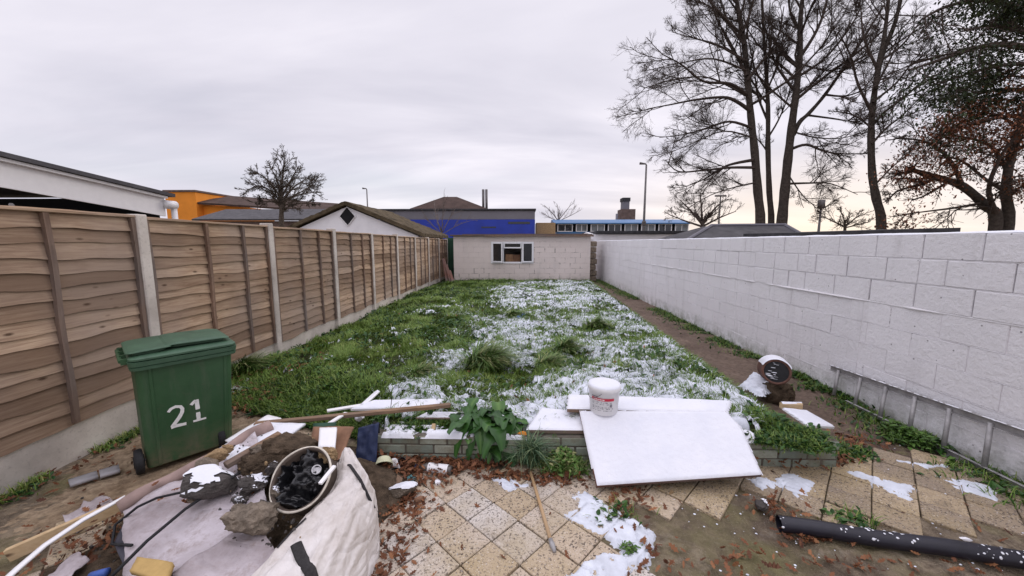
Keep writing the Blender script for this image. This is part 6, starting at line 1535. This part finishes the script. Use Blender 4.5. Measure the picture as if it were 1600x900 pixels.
tree('oak_tree', 'single bare trunk forking high up, right of the leaning pair', 14,
     [([(1377, 354), (1369, 310), (1363, 274), (1361, 211), (1365, 156), (1376, 93), (1399, 34), (1415, -40)], .20, .06), ([(1367, 140), (1374, 95), (1382, 55), (1388, 0), (1390, -50)], .10, .05)],
     [([(1364, 180), (1340, 130), (1330, 90), (1310, 50)], .07, .02), ([(1362, 225), (1385, 200), (1410, 180), (1440, 150)], .06, .02), ([(1376, 95), (1410, 70), (1440, 30)], .07, .02), ([(1362, 200), (1335, 180), (1310, 175)], .05, .015),
      ([(1366, 290), (1395, 260), (1420, 240)], .05, .015), ([(1364, 160), (1400, 130), (1425, 100), (1450, 90)], .06, .015), ([(1372, 110), (1350, 60), (1345, 10)], .07, .02)], 104, extra=0)
LEAFY = [dict(n=8, len=.30, ang=(.5, 1.1), rr=.5, rmin=.014, seg=5, wan=.14, up=.0, sides=4, t0=.1), dict(n=7, len=.5, ang=(.4, 1.0), rr=.5, rmin=.009, seg=4, wan=.15, up=-.01, sides=3, t0=.1), dict(n=5, len=.5, ang=(.4, .95), rr=.5, rmin=.006, seg=3, wan=.16, up=-.02, sides=3, t0=.15)]
tree('evergreen_tree', 'dark green leafy tree overhanging the top right corner', 11.5,
     [([(1700, 352), (1690, 250), (1680, 150), (1665, 60), (1650, -60)], .26, .12)],
     [([(1685, 200), (1630, 150), (1570, 140), (1500, 150), (1440, 160)], .10, .02), ([(1680, 130), (1620, 80), (1550, 70), (1480, 90), (1420, 110)], .11, .02), ([(1675, 90), (1600, 20), (1540, 0), (1480, 10), (1440, 30)], .10, .02),
      ([(1670, 60), (1600, -20), (1540, -40), (1470, -30)], .10, .02), ([(1685, 170), (1640, 110), (1590, 100), (1530, 110), (1470, 130)], .09, .02), ([(1680, 150), (1640, 50), (1600, 50), (1550, 40), (1500, 50)], .09, .02), ([(1670, 50), (1650, -30), (1590, -60), (1530, -70)], .1, .02),
      ([(1690, 240), (1640, 190), (1590, 180), (1530, 190), (1470, 205)], .08, .02)], 105, LEAFY,
     leaves=[('leaf_dark', 30000, .085, lambda p: p[:, 0]/p[:, 1]*575+815 > 1405+45*np.sin(p[:, 2]*2.1), 'foliage')], yj=.5)
tree('oak_tree', 'leaning tree with rusty brown dead leaves at the far right', 11,
     [([(1556, 348), (1540, 322), (1504, 291), (1466, 278), (1440, 270), (1415, 262)], .15, .05), ([(1575, 350), (1572, 300), (1580, 240), (1600, 180), (1620, 140)], .14, .06)],
     [([(1560, 340), (1545, 300), (1560, 250), (1590, 210)], .07, .02), ([(1504, 291), (1490, 260), (1470, 235), (1440, 220), (1400, 215)], .06, .015), ([(1576, 270), (1550, 230), (1510, 215), (1470, 210)], .06, .015), ([(1580, 240), (1620, 220), (1660, 230)], .06, .015),
      ([(1572, 300), (1540, 280), (1500, 250), (1460, 245)], .05, .015), ([(1466, 278), (1430, 290), (1400, 300), (1385, 318)], .05, .012), ([(1573, 310), (1600, 290), (1640, 290)], .05, .015), ([(1530, 318), (1490, 325), (1450, 330), (1410, 335)], .04, .012), ([(1590, 200), (1560, 180), (1520, 175)], .05, .015), ([(1600, 180), (1640, 170), (1680, 190)], .05, .015)], 106, LEAFY,
     leaves=[('leaf_brown', 14000, .075, lambda p: p[:, 0]/p[:, 1]*575+815 > 1385+30*np.sin(p[:, 2]*2.7), 'foliage')], yj=.4)
BUSH = [dict(n=13, len=.5, ang=(.3, .9), rr=.5, rmin=.016, seg=5, wan=.12, up=.04, sides=4, t0=.1), dict(n=9, len=.5, ang=(.35, .9), rr=.55, rmin=.010, seg=4, wan=.14, up=.03, sides=3, t0=.1), dict(n=6, len=.5, ang=(.3, .9), rr=.6, rmin=.0065, seg=3, wan=.15, up=.02, sides=3, t0=.1), dict(n=3, len=.55, ang=(.3, .8), rr=.6, rmin=.005, seg=3, wan=.15, up=.0, sides=3, t0=.2)]
tree('round_tree', 'bushy bare round-crowned tree standing behind the left fence', 21,
     [([(440, 352), (440, 325), (438, 315)], .14, .10)],
     [([(440, 318), (425, 300), (405, 290), (385, 298)], .06, .015), ([(440, 312), (422, 285), (400, 268)], .06, .015), ([(439, 308), (432, 280), (420, 258)], .055, .015), ([(439, 305), (442, 275), (445, 248)], .06, .015), ([(440, 308), (455, 280), (465, 262)], .06, .015), ([(441, 312), (462, 290), (482, 278)], .06, .015), ([(441, 318), (465, 305), (492, 300)], .055, .015), ([(440, 315), (470, 300), (490, 288)], .05, .015), ([(438, 315), (415, 315), (392, 316)], .05, .015), ([(441, 320), (470, 318), (488, 318)], .045, .015)], 107,
     [dict(c, len=c['len']*.85) for c in BUSH], 'bark_far', yj=.8)
tree('small_tree', 'small bare spreading tree just above the hipped slate roof', 26,
     [([(1098, 362), (1097, 345)], .16, .12)],
     [([(1097, 350), (1080, 330), (1062, 312)], .10, .02), ([(1097, 348), (1096, 325), (1094, 300)], .10, .02), ([(1098, 350), (1115, 328), (1132, 312)], .10, .02), ([(1098, 354), (1125, 340), (1150, 330)], .08, .02), ([(1097, 354), (1070, 345), (1045, 335)], .08, .02)], 108, [dict(BUSH[0], n=6), dict(BUSH[1], n=5), dict(BUSH[2], n=5), BUSH[3]], 'bark', yj=.8)
tree('bare_bush', 'pale bare shrub rising at the left end of the shed roof', 19,
     [([(690, 372), (690, 362)], .04, .03)], [([(690, 365), (682, 340), (678, 312)], .025, .008), ([(690, 365), (692, 335), (694, 308)], .025, .008), ([(690, 365), (702, 342), (712, 325)], .025, .008), ([(690, 367), (715, 352), (735, 345)], .02, .008), ([(690, 366), (670, 345), (660, 330)], .02, .008)], 109,
     [dict(n=5, len=.4, ang=(.3, .8), rr=.6, rmin=.009, seg=4, wan=.13, up=.05, sides=3, t0=.15), dict(n=4, len=.45, ang=(.3, .8), rr=.6, rmin=.006, seg=3, wan=.13, up=.03, sides=3, t0=.2)], 'bark_pale', yj=.5, cat='shrub')
tree('bare_bush', 'pale far bare bush left of the pale blue building', 50,
     [([(872, 352), (872, 342)], .12, .1)], [([(872, 345), (862, 332), (852, 322)], .07, .02), ([(872, 345), (872, 330), (870, 318)], .07, .02), ([(872, 345), (884, 330), (892, 320)], .07, .02), ([(872, 346), (893, 336), (908, 328)], .06, .02), ([(872, 346), (856, 338), (846, 332)], .06, .02)], 110,
     [dict(n=6, len=.45, ang=(.2, .6), rr=.5, rmin=.014, seg=4, wan=.1, up=.08, sides=3, t0=.1), dict(n=5, len=.45, ang=(.2, .6), rr=.6, rmin=.009, seg=3, wan=.1, up=.06, sides=3, t0=.1), dict(n=3, len=.5, ang=(.2, .6), rr=.6, rmin=.006, seg=3, wan=.1, up=.05, sides=3, t0=.1)], 'bark_pale', yj=1.5, cat='shrub')
tree('bare_bush', 'scrubby brown bush between the big bare trunks and the right trunk', 22,
     [([(1320, 360), (1320, 350)], .08, .06)], [([(1320, 355), (1300, 345), (1285, 338)], .05, .015), ([(1320, 355), (1318, 340), (1312, 328)], .05, .015), ([(1320, 355), (1335, 342), (1350, 332)], .05, .015), ([(1320, 356), (1345, 350), (1360, 346)], .04, .015)], 111, [dict(BUSH[0], n=7), dict(BUSH[1], n=6), BUSH[2]], 'bark_far', yj=.6, cat='shrub')
